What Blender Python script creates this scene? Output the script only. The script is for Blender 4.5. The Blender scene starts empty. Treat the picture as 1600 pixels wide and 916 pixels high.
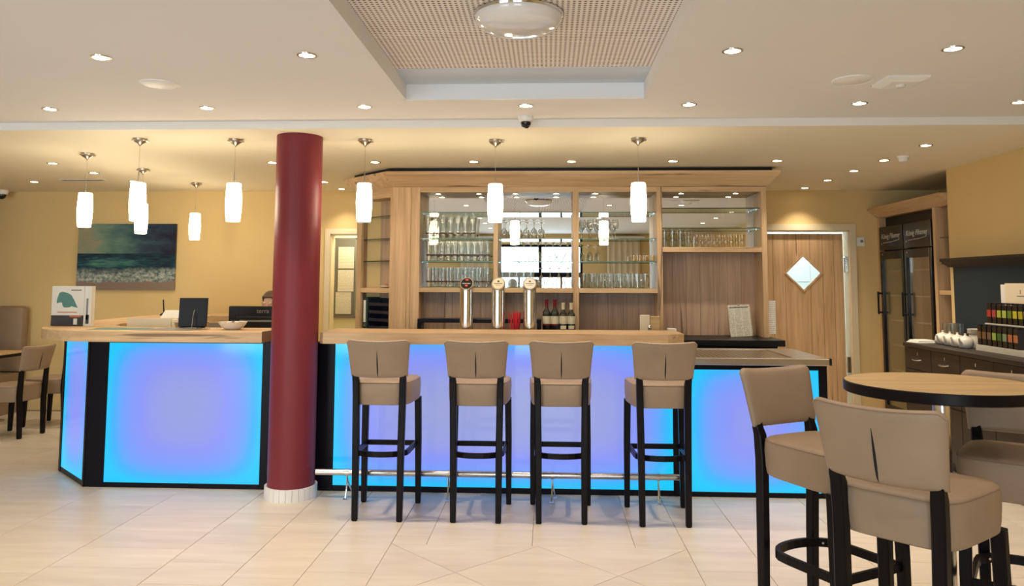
import bpy, bmesh, math, random
from mathutils import Vector, Matrix
random.seed(7)
R = math.radians
PI = math.pi
scene = bpy.context.scene
col = scene.collection

# ------------------------------------------------------------------ camera
F, PX_Y, YAW, PITCH, ROLL, CAM_H = 1203.117, 342.613, .04652, .08163, .003619, 1.51
cam_d = bpy.data.cameras.new('camera')
cam = bpy.data.objects.new('camera', cam_d)
col.objects.link(cam)
_f = Vector((-math.sin(YAW)*math.cos(PITCH), math.cos(YAW)*math.cos(PITCH), math.sin(PITCH)))
_r = Vector((math.cos(YAW), math.sin(YAW), 0))
_u = _r.cross(_f)
_r2 = math.cos(ROLL)*_r + math.sin(ROLL)*_u
_u2 = -math.sin(ROLL)*_r + math.cos(ROLL)*_u
_m = Matrix((_r2, _u2, -_f)).transposed().to_4x4()
_m.translation = (0, 0, CAM_H)
cam.matrix_world = _m
cam_d.sensor_width = 36
cam_d.lens = F/1600*36
cam_d.shift_y = -(458-PX_Y)/1600
cam_d.clip_start = .05
cam_d.clip_end = 100
scene.camera = cam

# ------------------------------------------------------------------ world, daylight, exposure
w = bpy.data.worlds.new('world'); scene.world = w; w.use_nodes = True
w.node_tree.nodes['Background'].inputs[0].default_value = (.80, .90, 1, 1)
w.node_tree.nodes['Background'].inputs[1].default_value = 1.6
vs = scene.view_settings
vs.view_transform = 'Standard'; vs.look = 'None'; vs.gamma = 1; vs.use_curve_mapping = False
vs.exposure = 0.22
try:
    scene.cycles.transparent_max_bounces = 40
    scene.cycles.max_bounces = 10
    scene.cycles.diffuse_bounces = 4
    scene.cycles.sample_clamp_indirect = 6
    scene.cycles.caustics_reflective = False
    scene.cycles.caustics_refractive = False
except Exception:
    pass
WIN = [(-6.2, -3.1), (-1.15, .80)]          # windows behind the camera; left one unseen, added to bring in daylight
DAY_POWER = 25         # watts per square metre of glazing
for x0, x1 in WIN:
    l = bpy.data.lights.new('window_daylight', 'AREA'); l.shape = 'RECTANGLE'
    l.size = x1-x0; l.size_y = 2.2; l.energy = DAY_POWER*(x1-x0)*2.2; l.color = (.84, .92, 1)
    o = bpy.data.objects.new('window_daylight', l); col.objects.link(o)
    o.location = ((x0+x1)/2, -3.14, 1.25)
    o.rotation_euler = Vector((0, 1, 0)).to_track_quat('-Z', 'Y').to_euler()

SPOT_W = 26
SPOT_STEP = 50
SPOT_LOW = 26
WARM = (1, .83, .63)

# ------------------------------------------------------------------ material helpers
def newmat(name):
    m = bpy.data.materials.new(name); m.use_nodes = True
    nt = m.node_tree
    b = nt.nodes['Principled BSDF']
    return m, nt, b
def N(nt, typ, **kw):
    n = nt.nodes.new(typ)
    for k, v in kw.items():
        if k.startswith('i_'):
            key = k[2:]
            key = int(key) if key.isdigit() else key.replace('_', ' ')
            n.inputs[key].default_value = v
        else:
            setattr(n, k, v)
    return n
def mat(name, c, rough=.5, metal=0, spec=.5, emis=None, es=0, coat=0):
    m, nt, b = newmat(name)
    b.inputs['Base Color'].default_value = (*c, 1)
    b.inputs['Roughness'].default_value = rough
    b.inputs['Metallic'].default_value = metal
    b.inputs['Specular IOR Level'].default_value = spec
    b.inputs['Coat Weight'].default_value = coat
    if emis:
        b.inputs['Emission Color'].default_value = (*emis, 1)
        b.inputs['Emission Strength'].default_value = es
    return m
def ramp(nt, pts, interp='LINEAR'):
    n = nt.nodes.new('ShaderNodeValToRGB'); n.color_ramp.interpolation = interp
    e = n.color_ramp.elements
    while len(e) > 1: e.remove(e[0])
    e[0].position = pts[0][0]; c = pts[0][1]; e[0].color = (*c, 1) if len(c) == 3 else c
    for p, c in pts[1:]:
        k = e.new(p); k.color = (*c, 1) if len(c) == 3 else c
    return n
def mixc(nt, a, b, fac, blend='MIX'):
    n = nt.nodes.new('ShaderNodeMix'); n.data_type = 'RGBA'; n.blend_type = blend
    for sock, v in ((n.inputs[0], fac), (n.inputs[6], a), (n.inputs[7], b)):
        if hasattr(v, 'is_linked') or hasattr(v, 'links'):
            nt.links.new(v, sock)
        else:
            sock.default_value = v if isinstance(v, float) else (*v, 1)
    return n.outputs[2]
def mth(nt, op, a, b=None, c=None, clamp=False):
    n = nt.nodes.new('ShaderNodeMath'); n.operation = op; n.use_clamp = clamp
    for i, v in enumerate((a, b, c)):
        if v is None: continue
        if hasattr(v, 'links'): nt.links.new(v, n.inputs[i])
        else: n.inputs[i].default_value = v
    return n.outputs[0]
def coords(nt, scale=(1, 1, 1), rnd=True, kind='Object'):
    tc = nt.nodes.new('ShaderNodeTexCoord')
    mp = nt.nodes.new('ShaderNodeMapping'); mp.inputs['Scale'].default_value = scale
    nt.links.new(tc.outputs[kind], mp.inputs['Vector'])
    if rnd:
        oi = nt.nodes.new('ShaderNodeObjectInfo')
        mu = nt.nodes.new('ShaderNodeMath'); mu.operation = 'MULTIPLY'; mu.inputs[1].default_value = 37
        nt.links.new(oi.outputs['Random'], mu.inputs[0])
        cb = nt.nodes.new('ShaderNodeCombineXYZ')
        for i in range(3): nt.links.new(mu.outputs[0], cb.inputs[i])
        nt.links.new(cb.outputs[0], mp.inputs['Location'])
    return mp.outputs[0]
def wood(name, axis, c0, c1, crack=(.12, .07, .045), rough=.5, cracks=True, spec=.4):
    m, nt, b = newmat(name)
    s = {'x': (.7, 9, 9), 'y': (9, .7, 9), 'z': (9, 9, .7)}[axis]
    v = coords(nt, s)
    n1 = N(nt, 'ShaderNodeTexNoise', i_Scale=1.3, i_Detail=7.0, i_Roughness=.62, i_Distortion=.7); nt.links.new(v, n1.inputs['Vector'])
    r1 = ramp(nt, [(.3, c0), (.52, tuple((a+d)/2 for a, d in zip(c0, c1))), (.72, c1)]); nt.links.new(n1.outputs['Fac'], r1.inputs[0])
    out = r1.outputs[0]
    s2 = {'x': (2.5, 70, 70), 'y': (70, 2.5, 70), 'z': (70, 70, 2.5)}[axis]
    v2 = coords(nt, s2)
    n2 = N(nt, 'ShaderNodeTexNoise', i_Scale=1.0, i_Detail=3.0); nt.links.new(v2, n2.inputs['Vector'])
    r2 = ramp(nt, [(.35, (.78, .78, .78)), (.6, (1, 1, 1))]); nt.links.new(n2.outputs['Fac'], r2.inputs[0])
    out = mixc(nt, out, r2.outputs[0], .6, 'MULTIPLY')
    if cracks:
        s3 = {'x': (1.1, 26, 26), 'y': (26, 1.1, 26), 'z': (26, 26, 1.1)}[axis]
        v3 = coords(nt, s3)
        n3 = N(nt, 'ShaderNodeTexNoise', i_Scale=.9, i_Detail=4.0, i_Distortion=.35); nt.links.new(v3, n3.inputs['Vector'])
        r3 = ramp(nt, [(.655, (0, 0, 0)), (.70, (1, 1, 1))]); nt.links.new(n3.outputs['Fac'], r3.inputs[0])
        f = mth(nt, 'MULTIPLY', r3.outputs[0], .75)
        out = mixc(nt, out, crack, f)
    oi = nt.nodes.new('ShaderNodeObjectInfo')
    hv = nt.nodes.new('ShaderNodeHueSaturation')
    nt.links.new(out, hv.inputs['Color'])
    nt.links.new(mth(nt, 'MULTIPLY_ADD', oi.outputs['Random'], .16, .92), hv.inputs['Value'])
    nt.links.new(hv.outputs[0], b.inputs['Base Color'])
    b.inputs['Roughness'].default_value = rough; b.inputs['Specular IOR Level'].default_value = spec
    bp = N(nt, 'ShaderNodeBump', i_Strength=.08, i_Distance=.002); nt.links.new(n2.outputs['Fac'], bp.inputs['Height'])
    nt.links.new(bp.outputs[0], b.inputs['Normal'])
    return m
def plaster(name, c, amp=.04, rough=.85):
    m, nt, b = newmat(name)
    v = coords(nt, (1, 1, 1), rnd=False)
    n = N(nt, 'ShaderNodeTexNoise', i_Scale=60.0, i_Detail=4.0); nt.links.new(v, n.inputs['Vector'])
    n2 = N(nt, 'ShaderNodeTexNoise', i_Scale=1.1, i_Detail=3.0); nt.links.new(v, n2.inputs['Vector'])
    r = ramp(nt, [(.3, tuple(x*(1-amp) for x in c)), (.7, tuple(min(1, x*(1+amp)) for x in c))]); nt.links.new(n2.outputs['Fac'], r.inputs[0])
    nt.links.new(r.outputs[0], b.inputs['Base Color'])
    b.inputs['Roughness'].default_value = rough; b.inputs['Specular IOR Level'].default_value = .25
    bp = N(nt, 'ShaderNodeBump', i_Strength=.05, i_Distance=.002); nt.links.new(n.outputs['Fac'], bp.inputs['Height'])
    nt.links.new(bp.outputs[0], b.inputs['Normal'])
    return m
def leather(name, c):
    m, nt, b = newmat(name)
    v = coords(nt, (1, 1, 1))
    n = N(nt, 'ShaderNodeTexNoise', i_Scale=420.0, i_Detail=3.0); nt.links.new(v, n.inputs['Vector'])
    n2 = N(nt, 'ShaderNodeTexNoise', i_Scale=7.0, i_Detail=3.0); nt.links.new(v, n2.inputs['Vector'])
    r = ramp(nt, [(.3, tuple(x*.93 for x in c)), (.7, tuple(x*1.05 for x in c))]); nt.links.new(n2.outputs['Fac'], r.inputs[0])
    nt.links.new(r.outputs[0], b.inputs['Base Color'])
    b.inputs['Roughness'].default_value = .48; b.inputs['Specular IOR Level'].default_value = .4
    bp = N(nt, 'ShaderNodeBump', i_Strength=.06, i_Distance=.001); nt.links.new(n.outputs['Fac'], bp.inputs['Height'])
    nt.links.new(bp.outputs[0], b.inputs['Normal'])
    return m
def glassmat(name, tint=(.88, .89, .87), lo=.08, hi=.85, rough=.02, edge=.2):
    m, nt, b = newmat(name); nt.nodes.remove(b)
    out = nt.nodes['Material Output']
    t = N(nt, 'ShaderNodeBsdfTransparent')
    g = N(nt, 'ShaderNodeBsdfGlossy'); g.inputs['Roughness'].default_value = rough; g.inputs['Color'].default_value = (.95, .97, .95, 1)
    lw = N(nt, 'ShaderNodeLayerWeight', i_Blend=.35)
    tr = ramp(nt, [(0, tint), (.45, tuple(x*.95 for x in tint)), (.85, tuple(x*edge for x in tint))]); nt.links.new(lw.outputs['Facing'], tr.inputs[0])
    nt.links.new(tr.outputs[0], t.inputs[0])
    f = mth(nt, 'MULTIPLY_ADD', lw.outputs['Facing'], hi-lo, lo, clamp=True)
    mx = nt.nodes.new('ShaderNodeMixShader')
    nt.links.new(f, mx.inputs[0]); nt.links.new(t.outputs[0], mx.inputs[1]); nt.links.new(g.outputs[0], mx.inputs[2])
    nt.links.new(mx.outputs[0], out.inputs[0])
    return m
def ledmat(name, hw, z0, z1, sides=(1, 1), strength=.81):
    """back-lit acrylic: LED strips run along the edges of the light box; object coordinates in metres"""
    m, nt, b = newmat(name)
    tc = nt.nodes.new('ShaderNodeTexCoord'); sx = nt.nodes.new('ShaderNodeSeparateXYZ')
    nt.links.new(tc.outputs['Object'], sx.inputs[0])
    x, z = sx.outputs[0], sx.outputs[2]
    def fall(d, L, k): return mth(nt, 'MULTIPLY', mth(nt, 'EXPONENT', mth(nt, 'DIVIDE', d, -L)), k)
    dl = mth(nt, 'ADD', x, hw); dr = mth(nt, 'SUBTRACT', hw, x)
    db = mth(nt, 'SUBTRACT', z, z0); dt = mth(nt, 'SUBTRACT', z1, z)
    tot = mth(nt, 'ADD', mth(nt, 'ADD', fall(dl, .13, sides[0]), fall(dr, .13, sides[1])), mth(nt, 'ADD', fall(db, .11, .95), fall(dt, .10, .55)))
    r = ramp(nt, [(0, (.335, .375, .70)), (.14, (.26, .31, .95)), (.36, (.17, .36, 1.0)), (.66, (.04, .47, 1.0)), (1, (.0, .60, 1.0))])
    nt.links.new(tot, r.inputs[0])
    nt.links.new(r.outputs[0], b.inputs['Emission Color'])
    b.inputs['Emission Strength'].default_value = strength
    b.inputs['Base Color'].default_value = (.03, .04, .07, 1); b.inputs['Specular IOR Level'].default_value = .35
    b.inputs['Roughness'].default_value = .08
    return m

OAK0, OAK1 = (.54, .345, .185), (.76, .545, .33)
M = {}
M['oak_x'] = wood('oak_x', 'x', OAK0, OAK1)
M['oak_y'] = wood('oak_y', 'y', OAK0, OAK1)
M['oak_z'] = wood('oak_z', 'z', OAK0, OAK1)
M['oakdark_z'] = wood('oakdark_z', 'z', (.46, .305, .215), (.66, .48, .345))
M['table_wood'] = wood('table_wood', 'x', (.50, .33, .16), (.68, .50, .27), cracks=False, rough=.4)
M['wenge'] = wood('wenge', 'z', (.004, .003, .0045), (.010, .007, .009), cracks=False, rough=.36, spec=.16)
M['wenge_y'] = wood('wenge_y', 'y', (.020, .014, .012), (.042, .030, .025), cracks=False, rough=.42)
M['black'] = mat('black', (.009, .009, .012), .4, spec=.25)
M['blackgloss'] = mat('blackgloss', (.008, .008, .010), .15)
M['frame'] = mat('frame', (.007, .006, .011), .32, spec=.14)
M['grey'] = mat('grey', (.22, .22, .21), .5)
M['red'] = plaster('red', (.205, .030, .040), .03, .42)
M['ceil'] = plaster('ceil', (.83, .815, .80), .012)
M['ceil2'] = plaster('ceil2', (.90, .84, .68), .012)
M['traymargin_daylit'] = plaster('traymargin_daylit', (.60, .68, .78), .01)  # blue of the bounced daylight is put into the margin's colour
M['wall'] = plaster('wall', (.78, .59, .29), .025)
M['wallpale'] = plaster('wallpale', (.86, .82, .62), .02)
M['kitchen'] = mat('kitchen', (.82, .86, .86), .4)
M['leather'] = leather('leather', (.340, .246, .172))
M['leatherdark'] = leather('leatherdark', (.30, .22, .15))
M['seam'] = mat('seam', (.24, .17, .115), .7)
M['steel'] = mat('steel', (.72, .70, .67), .24, 1)
M['steel_brush'] = mat('steel_brush', (.50, .45, .39), .33, 1)
M['alu'] = mat('alu', (.58, .56, .50), .35)
M['chrome'] = mat('chrome', (.75, .74, .73), .12, 1)
M['nickel'] = mat('nickel', (.45, .40, .34), .3, 1)
M['mirror'] = mat('mirror', (.86, .88, .87), .005, 1)
M['white'] = mat('white', (.88, .87, .85), .45)
M['coolwhite'] = mat('coolwhite', (.88, .90, .93), .5)
M['porcelain'] = mat('porcelain', (.84, .80, .72), .18)
M['paper'] = mat('paper', (.80, .79, .74), .8)
M['cream'] = mat('cream', (.80, .70, .52), .6)
M['frame_cream'] = mat('frame_cream', (.80, .70, .50), .5)
M['glass'] = glassmat('glass')
M['glass_amber'] = glassmat('glass_amber', (.95, .84, .62))
M['shelfglass'] = glassmat('shelfglass', (.88, .95, .92), .05, .5, edge=.9)
M['edgeglass'] = mat('edgeglass', (.10, .22, .19), .15)
M['darkedge'] = mat('darkedge', (.03, .035, .03), .3)
M['pane'] = glassmat('pane', (.93, .97, .97), .06, .8, edge=.9)
M['fridgepane'] = glassmat('fridgepane', (.88, .86, .80), .07, .5, edge=.9)
M['fridgein'] = mat('fridgein', (.72, .66, .52), .5)
M['pendant'] = mat('pendant', (.9, .85, .75), .4, emis=(1, .84, .58), es=18)
M['bulb'] = mat('bulb', (1, .95, .85), .4, emis=(1, .84, .58), es=16)
M['lampoff'] = mat('lampoff', (.80, .78, .76), .12, coat=.5)
M['grout'] = mat('grout', (.36, .30, .235), .9)
M['redplastic'] = mat('redplastic', (.75, .02, .035), .4)
M['bottleglass'] = mat('bottleglass', (.012, .016, .014), .08, coat=.5)
M['capred'] = mat('capred', (.18, .01, .02), .35)
M['label'] = mat('label', (.74, .68, .52), .7)
M['folder'] = mat('folder', (.010, .035, .025), .45)
M['tray'] = mat('tray', (.010, .014, .03), .3)
M['felt'] = plaster('felt', (.20, .205, .19), .2, .95)
M['splash'] = plaster('splash', (.022, .040, .052), .06, .5)
M['skin'] = mat('skin', (.62, .38, .27), .5)
M['hair'] = mat('hair', (.10, .055, .03), .6)
M['cloth'] = mat('cloth', (.06, .06, .08), .8)
M['teal'] = mat('teal', (.10, .25, .24), .6)
M['darkphoto'] = mat('darkphoto', (.045, .04, .045), .4)
M['orange'] = mat('orange', (.55, .16, .06), .6)
M['ink'] = mat('ink', (.10, .06, .05), .7)
M['inkred'] = mat('inkred', (.55, .03, .02), .5)
M['greytext'] = mat('greytext', (.22, .22, .24), .5)
M['textwhite'] = mat('textwhite', (.62, .60, .52), .5)
M['pot'] = mat('candy', (.55, .20, .12), .3)

def tile_mat():
    m, nt, b = newmat('floor_tile')
    v = coords(nt, (1.2, 7, 1))
    n = N(nt, 'ShaderNodeTexNoise', i_Scale=1.6, i_Detail=6.0, i_Roughness=.6); nt.links.new(v, n.inputs['Vector'])
    r = ramp(nt, [(.3, (.63, .555, .465)), (.7, (.74, .67, .57))]); nt.links.new(n.outputs['Fac'], r.inputs[0])
    oi = nt.nodes.new('ShaderNodeObjectInfo'); hv = nt.nodes.new('ShaderNodeHueSaturation')
    nt.links.new(r.outputs[0], hv.inputs['Color'])
    nt.links.new(mth(nt, 'MULTIPLY_ADD', oi.outputs['Random'], .06, .97), hv.inputs['Value'])
    nt.links.new(hv.outputs[0], b.inputs['Base Color'])
    b.inputs['Roughness'].default_value = .36; b.inputs['Specular IOR Level'].default_value = .4
    return m
M['tile'] = tile_mat()
def perforated():
    m, nt, b = newmat('perforated')
    tc = nt.nodes.new('ShaderNodeTexCoord'); sx = nt.nodes.new('ShaderNodeSeparateXYZ'); nt.links.new(tc.outputs['Object'], sx.inputs[0])
    P = .0245
    def cell(s): 
        return mth(nt, 'SUBTRACT', mth(nt, 'FRACT', mth(nt, 'DIVIDE', mth(nt, 'ADD', s, 50.0), P)), .5)
    a, c = cell(sx.outputs[0]), cell(sx.outputs[1])
    d = mth(nt, 'SQRT', mth(nt, 'ADD', mth(nt, 'MULTIPLY', a, a), mth(nt, 'MULTIPLY', c, c)))
    k = ramp(nt, [(.24, (.22, .17, .15)), (.31, (.86, .80, .76))]); nt.links.new(d, k.inputs[0])
    nt.links.new(k.outputs[0], b.inputs['Base Color']); b.inputs['Roughness'].default_value = .85
    return m
M['perforated'] = perforated()
def drain_mat():
    m, nt, b = newmat('drainer_mesh')
    tc = nt.nodes.new('ShaderNodeTexCoord'); sx = nt.nodes.new('ShaderNodeSeparateXYZ'); nt.links.new(tc.outputs['Object'], sx.inputs[0])
    def st(s): return mth(nt, 'SINE', mth(nt, 'MULTIPLY', s, 85.0))
    a = st(mth(nt, 'ADD', sx.outputs[0], sx.outputs[1])); c = st(mth(nt, 'SUBTRACT', sx.outputs[0], sx.outputs[1]))
    k = ramp(nt, [(.35, (.10, .075, .05)), (.62, (.60, .52, .40))]); nt.links.new(mth(nt, 'MULTIPLY_ADD', mth(nt, 'MULTIPLY', a, c), .5, .5), k.inputs[0])
    nt.links.new(k.outputs[0], b.inputs['Base Color']); b.inputs['Metallic'].default_value = 1; b.inputs['Roughness'].default_value = .35
    return m
M['drainmesh'] = drain_mat()
def sea_mat():
    """printed seascape: stormy sky, green breaking wave, foam, wet sand. Object coords, origin at lower-left corner, metres"""
    m, nt, b = newmat('seascape_print')
    tc = nt.nodes.new('ShaderNodeTexCoord'); sx = nt.nodes.new('ShaderNodeSeparateXYZ'); nt.links.new(tc.outputs['Object'], sx.inputs[0])
    u = mth(nt, 'DIVIDE', sx.outputs[0], 1.18); v = mth(nt, 'DIVIDE', sx.outputs[2], .78)
    def noise(scale, sc, det=5.0, rough=.6):
        mp = nt.nodes.new('ShaderNodeMapping'); mp.inputs['Scale'].default_value = sc; nt.links.new(tc.outputs['Object'], mp.inputs[0])
        n = N(nt, 'ShaderNodeTexNoise', i_Scale=scale, i_Detail=det, i_Roughness=rough); nt.links.new(mp.outputs[0], n.inputs['Vector']); return n.outputs['Fac']
    cl = noise(3.2, (1, 1, 2.6), 7.0)
    sky = ramp(nt, [(0, (.34, .33, .24)), (.2, (.20, .31, .25)), (.42, (.09, .20, .20)), (.66, (.03, .07, .12)), (.9, (.010, .016, .05)), (1.0, (.012, .012, .035))])
    nt.links.new(mth(nt, 'ADD', u, mth(nt, 'MULTIPLY_ADD', cl, 1.0, -.52)), sky.inputs[0])
    wn = noise(7.0, (1, 1, 6.0))
    du = mth(nt, 'DIVIDE', mth(nt, 'SUBTRACT', u, .33), .30); dv = mth(nt, 'DIVIDE', mth(nt, 'SUBTRACT', v, .40), .07)
    crest = mth(nt, 'EXPONENT', mth(nt, 'MULTIPLY', mth(nt, 'ADD', mth(nt, 'MULTIPLY', du, du), mth(nt, 'MULTIPLY', dv, dv)), -.7))
    sea = ramp(nt, [(.3, (.003, .014, .045)), (.52, (.008, .06, .10)), (.75, (.06, .22, .21)), (1.0, (.20, .40, .30))])
    nt.links.new(mth(nt, 'ADD', mth(nt, 'MULTIPLY_ADD', wn, .9, -.08), mth(nt, 'MULTIPLY', crest, .38)), sea.inputs[0])
    fn = noise(16.0, (1, 1, 1.4), 9.0, .75)
    foam = ramp(nt, [(.36, (.02, .06, .09)), (.48, (.20, .27, .27)), (.62, (.62, .66, .62))]); nt.links.new(fn, foam.inputs[0])
    sand = (.26, .20, .17)
    wob = mth(nt, 'MULTIPLY_ADD', noise(6.0, (1, 1, .3)), .16, -.08)
    def step(edge, soft): 
        return mth(nt, 'MULTIPLY_ADD', mth(nt, 'SUBTRACT', mth(nt, 'ADD', v, wob if soft > .01 else 0.0), edge), 1/max(soft, .002), .5, clamp=True)
    c = mixc(nt, sand, foam.outputs[0], step(.12, .03))
    c = mixc(nt, c, sea.outputs[0], step(.29, .09))
    c = mixc(nt, c, sky.outputs[0], step(.545, .004))
    nt.links.new(c, b.inputs['Base Color']); b.inputs['Roughness'].default_value = .22
    return m
M['sea'] = sea_mat()
def print_mat(name, cols, rows, base=(.78, .76, .68), ink=(.30, .28, .25)):
    """small print in columns; object coords, metres"""
    m, nt, b = newmat(name)
    tc = nt.nodes.new('ShaderNodeTexCoord'); sx = nt.nodes.new('ShaderNodeSeparateXYZ'); nt.links.new(tc.outputs['Object'], sx.inputs[0])
    lz = mth(nt, 'FRACT', mth(nt, 'MULTIPLY', mth(nt, 'ADD', sx.outputs[2], 5.0), rows))
    lx = mth(nt, 'FRACT', mth(nt, 'MULTIPLY', mth(nt, 'ADD', sx.outputs[0], 5.0), cols))
    n = N(nt, 'ShaderNodeTexNoise', i_Scale=90.0, i_Detail=2.0); nt.links.new(tc.outputs['Object'], n.inputs['Vector'])
    a = mth(nt, 'MULTIPLY', mth(nt, 'GREATER_THAN', lz, .45), mth(nt, 'MULTIPLY', mth(nt, 'GREATER_THAN', lx, .08), mth(nt, 'GREATER_THAN', n.outputs['Fac'], .42)))
    nt.links.new(mixc(nt, base, ink, mth(nt, 'MULTIPLY', a, .75)), b.inputs['Base Color']); b.inputs['Roughness'].default_value = .8
    return m
M['print3'] = print_mat('menu_print', 1/.066, 95)
M['print1'] = print_mat('notice_print', 1/.4, 55, (.82, .81, .76), (.55, .54, .5))

# ------------------------------------------------------------------ mesh helpers
class MB:
    def __init__(s): s.v = []; s.f = []
    def add(s, vs, fs):
        k = len(s.v); s.v += [tuple(p) for p in vs]; s.f += [tuple(i+k for i in f) for f in fs]; return s
    def box(s, x0, x1, y0, y1, z0, z1, b=0):
        if x0 > x1: x0, x1 = x1, x0
        if y0 > y1: y0, y1 = y1, y0
        if z0 > z1: z0, z1 = z1, z0
        if b <= 0:
            return s.add([(x0,y0,z0),(x1,y0,z0),(x1,y1,z0),(x0,y1,z0),(x0,y0,z1),(x1,y0,z1),(x1,y1,z1),(x0,y1,z1)],
                         [(0,3,2,1),(4,5,6,7),(0,1,5,4),(1,2,6,5),(2,3,7,6),(3,0,4,7)])
        bm = bmesh.new()
        vs_ = [bm.verts.new(p) for p in [(x0,y0,z0),(x1,y0,z0),(x1,y1,z0),(x0,y1,z0),(x0,y0,z1),(x1,y0,z1),(x1,y1,z1),(x0,y1,z1)]]
        for f in [(0,3,2,1),(4,5,6,7),(0,1,5,4),(1,2,6,5),(2,3,7,6),(3,0,4,7)]: bm.faces.new([vs_[i] for i in f])
        b = min(b, .45*min(x1-x0, y1-y0, z1-z0))
        bmesh.ops.bevel(bm, geom=bm.edges[:], offset=b, segments=2 if b > .004 else 1, affect='EDGES', profile=.5)
        bm.verts.index_update()
        s.add([v.co[:] for v in bm.verts], [[v.index for v in f.verts] for f in bm.faces]); bm.free()
        return s
    def prism(s, poly, z0, z1, ax='z'):
        n = len(poly)
        def P(a, b, z): return {'z': (a, b, z), 'y': (a, z, b), 'x': (z, a, b)}[ax]
        vs = [P(a, b, z0) for a, b in poly]+[P(a, b, z1) for a, b in poly]
        fs = [tuple(reversed(range(n))), tuple(range(n, 2*n))]+[(i, (i+1) % n, (i+1) % n+n, i+n) for i in range(n)]
        return s.add(vs, fs)
    def loft(s, rings, closed=True, cap=True):
        n = len(rings[0]); vs = [p for r in rings for p in r]; fs = []
        for k in range(len(rings)-1):
            for i in range(n if closed else n-1):
                j = (i+1) % n; fs.append((k*n+i, k*n+j, (k+1)*n+j, (k+1)*n+i))
        if cap:
            fs.append(tuple(reversed(range(n)))); fs.append(tuple((len(rings)-1)*n+i for i in range(n)))
        return s.add(vs, fs)
    def lathe(s, prof, n=16, c=(0, 0, 0), cap=True):
        rings = [[(c[0]+r*math.cos(2*PI*i/n), c[1]+r*math.sin(2*PI*i/n), c[2]+z) for i in range(n)] for r, z in prof]
        return s.loft(rings, True, cap)
    def tube(s, pts, r, n=8, rs=None):
        pts = [Vector(p) for p in pts]; rings = []
        up = Vector((0, 0, 1))
        for i, p in enumerate(pts):
            t = (pts[min(i+1, len(pts)-1)]-pts[max(i-1, 0)]).normalized()
            a = t.cross(up)
            if a.length < 1e-4: a = t.cross(Vector((1, 0, 0)))
            a.normalize(); bb = a.cross(t).normalized()
            rr = rs[i] if rs else r
            rings.append([tuple(p+a*rr*math.cos(2*PI*k/n)+bb*rr*math.sin(2*PI*k/n)) for k in range(n)])
        return s.loft(rings)
    def rect_sweep(s, pts, ws, ds, c=.12):
        """square-section post through pts (roughly vertical); widths in x, depths in y, chamfered corners"""
        rings = []
        for p, a, d in zip(pts, ws, ds):
            a /= 2; d /= 2; k = c*min(a, d)*2
            rings.append([(p[0]+x, p[1]+y, p[2]) for x, y in ((-a+k,-d),(a-k,-d),(a,-d+k),(a,d-k),(a-k,d),(-a+k,d),(-a,d-k),(-a,-d+k))])
        return s.loft(rings)
    def band(s, pts, w, h):
        """flat band of thickness w (horizontal) and height h following a horizontal path"""
        pts = [Vector(p) for p in pts]; rings = []
        for i, p in enumerate(pts):
            t = (pts[min(i+1, len(pts)-1)]-pts[max(i-1, 0)]); t.z = 0; t.normalize()
            a = Vector((t.y, -t.x, 0))
            rings.append([tuple(p+a*w/2+Vector((0,0,-h/2))), tuple(p+a*w/2+Vector((0,0,h/2))), tuple(p-a*w/2+Vector((0,0,h/2))), tuple(p-a*w/2+Vector((0,0,-h/2)))])
        return s.loft(rings)
    def mesh(s, name):
        me = bpy.data.meshes.new(name); me.from_pydata(s.v, [], s.f); me.validate()
        bm = bmesh.new(); bm.from_mesh(me); bmesh.ops.recalc_face_normals(bm, faces=bm.faces[:]); bm.to_mesh(me); bm.free()
        return me
def finish(me, m, smooth):
    if isinstance(m, str): m = M[m]
    if m: me.materials.append(m)
    if smooth:
        for p in me.polygons: p.use_smooth = True
        try: me.set_sharp_from_angle(angle=R(40))
        except Exception: pass
def obj(name, mb, m, parent=None, smooth=False, loc=None, rz=None):
    me = mb.mesh(name) if isinstance(mb, MB) else mb
    if isinstance(mb, MB): finish(me, m, smooth)
    o = bpy.data.objects.new(name, me); col.objects.link(o)
    if parent: o.parent = parent
    if loc: o.location = loc
    if rz is not None: o.rotation_euler = (0, 0, rz)
    return o
def tag(o, label, cat, group=None):
    o['label'] = label; o['category'] = cat
    if group: o['group'] = group
    return o
def thing(name, label, cat, loc=(0, 0, 0), rz=0, group=None):
    o = bpy.data.objects.new(name, None); col.objects.link(o); o.empty_display_size = .05
    o.location = loc; o.rotation_euler = (0, 0, rz)
    return tag(o, label, cat, group)
def struct(o): o['kind'] = 'structure'; return o
def copy_tree(o, parent=None):
    kids = [c for c in o.children]
    c = o.copy(); col.objects.link(c); c.parent = parent
    for k in kids: copy_tree(k, c)
    return c
def dup(o, loc, rz, label, group=None):
    c = copy_tree(o); c.location = loc; c.rotation_euler = (0, 0, rz); c['label'] = label
    if group: c['group'] = group
    return c
def B(*a, **k): return MB().box(*a, **k)
def text(name, body, size, m, parent, loc, rot, ext=.001, shear=0, align='CENTER'):
    cu = bpy.data.curves.new(name, 'FONT'); cu.body = body; cu.size = size; cu.extrude = ext; cu.align_x = align; cu.align_y = 'CENTER'; cu.shear = shear
    t = bpy.data.objects.new('text_source', cu); col.objects.link(t)
    bpy.context.view_layer.update()
    me = bpy.data.meshes.new_from_object(t.evaluated_get(bpy.context.evaluated_depsgraph_get()))
    bpy.data.objects.remove(t)
    me.materials.clear(); me.materials.append(M[m])
    o = bpy.data.objects.new(name, me); col.objects.link(o); o.parent = parent; o.location = loc; o.rotation_euler = rot
    return o

ZC, ZF, ZT = 2.566, 2.62, 2.72
YS = 5.2                     # step between the two ceilings
YB = 8.88                    # back wall
XR = 3.69                    # right wall
XL = -8.0
YN = -3.0                    # wall behind the camera
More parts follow.
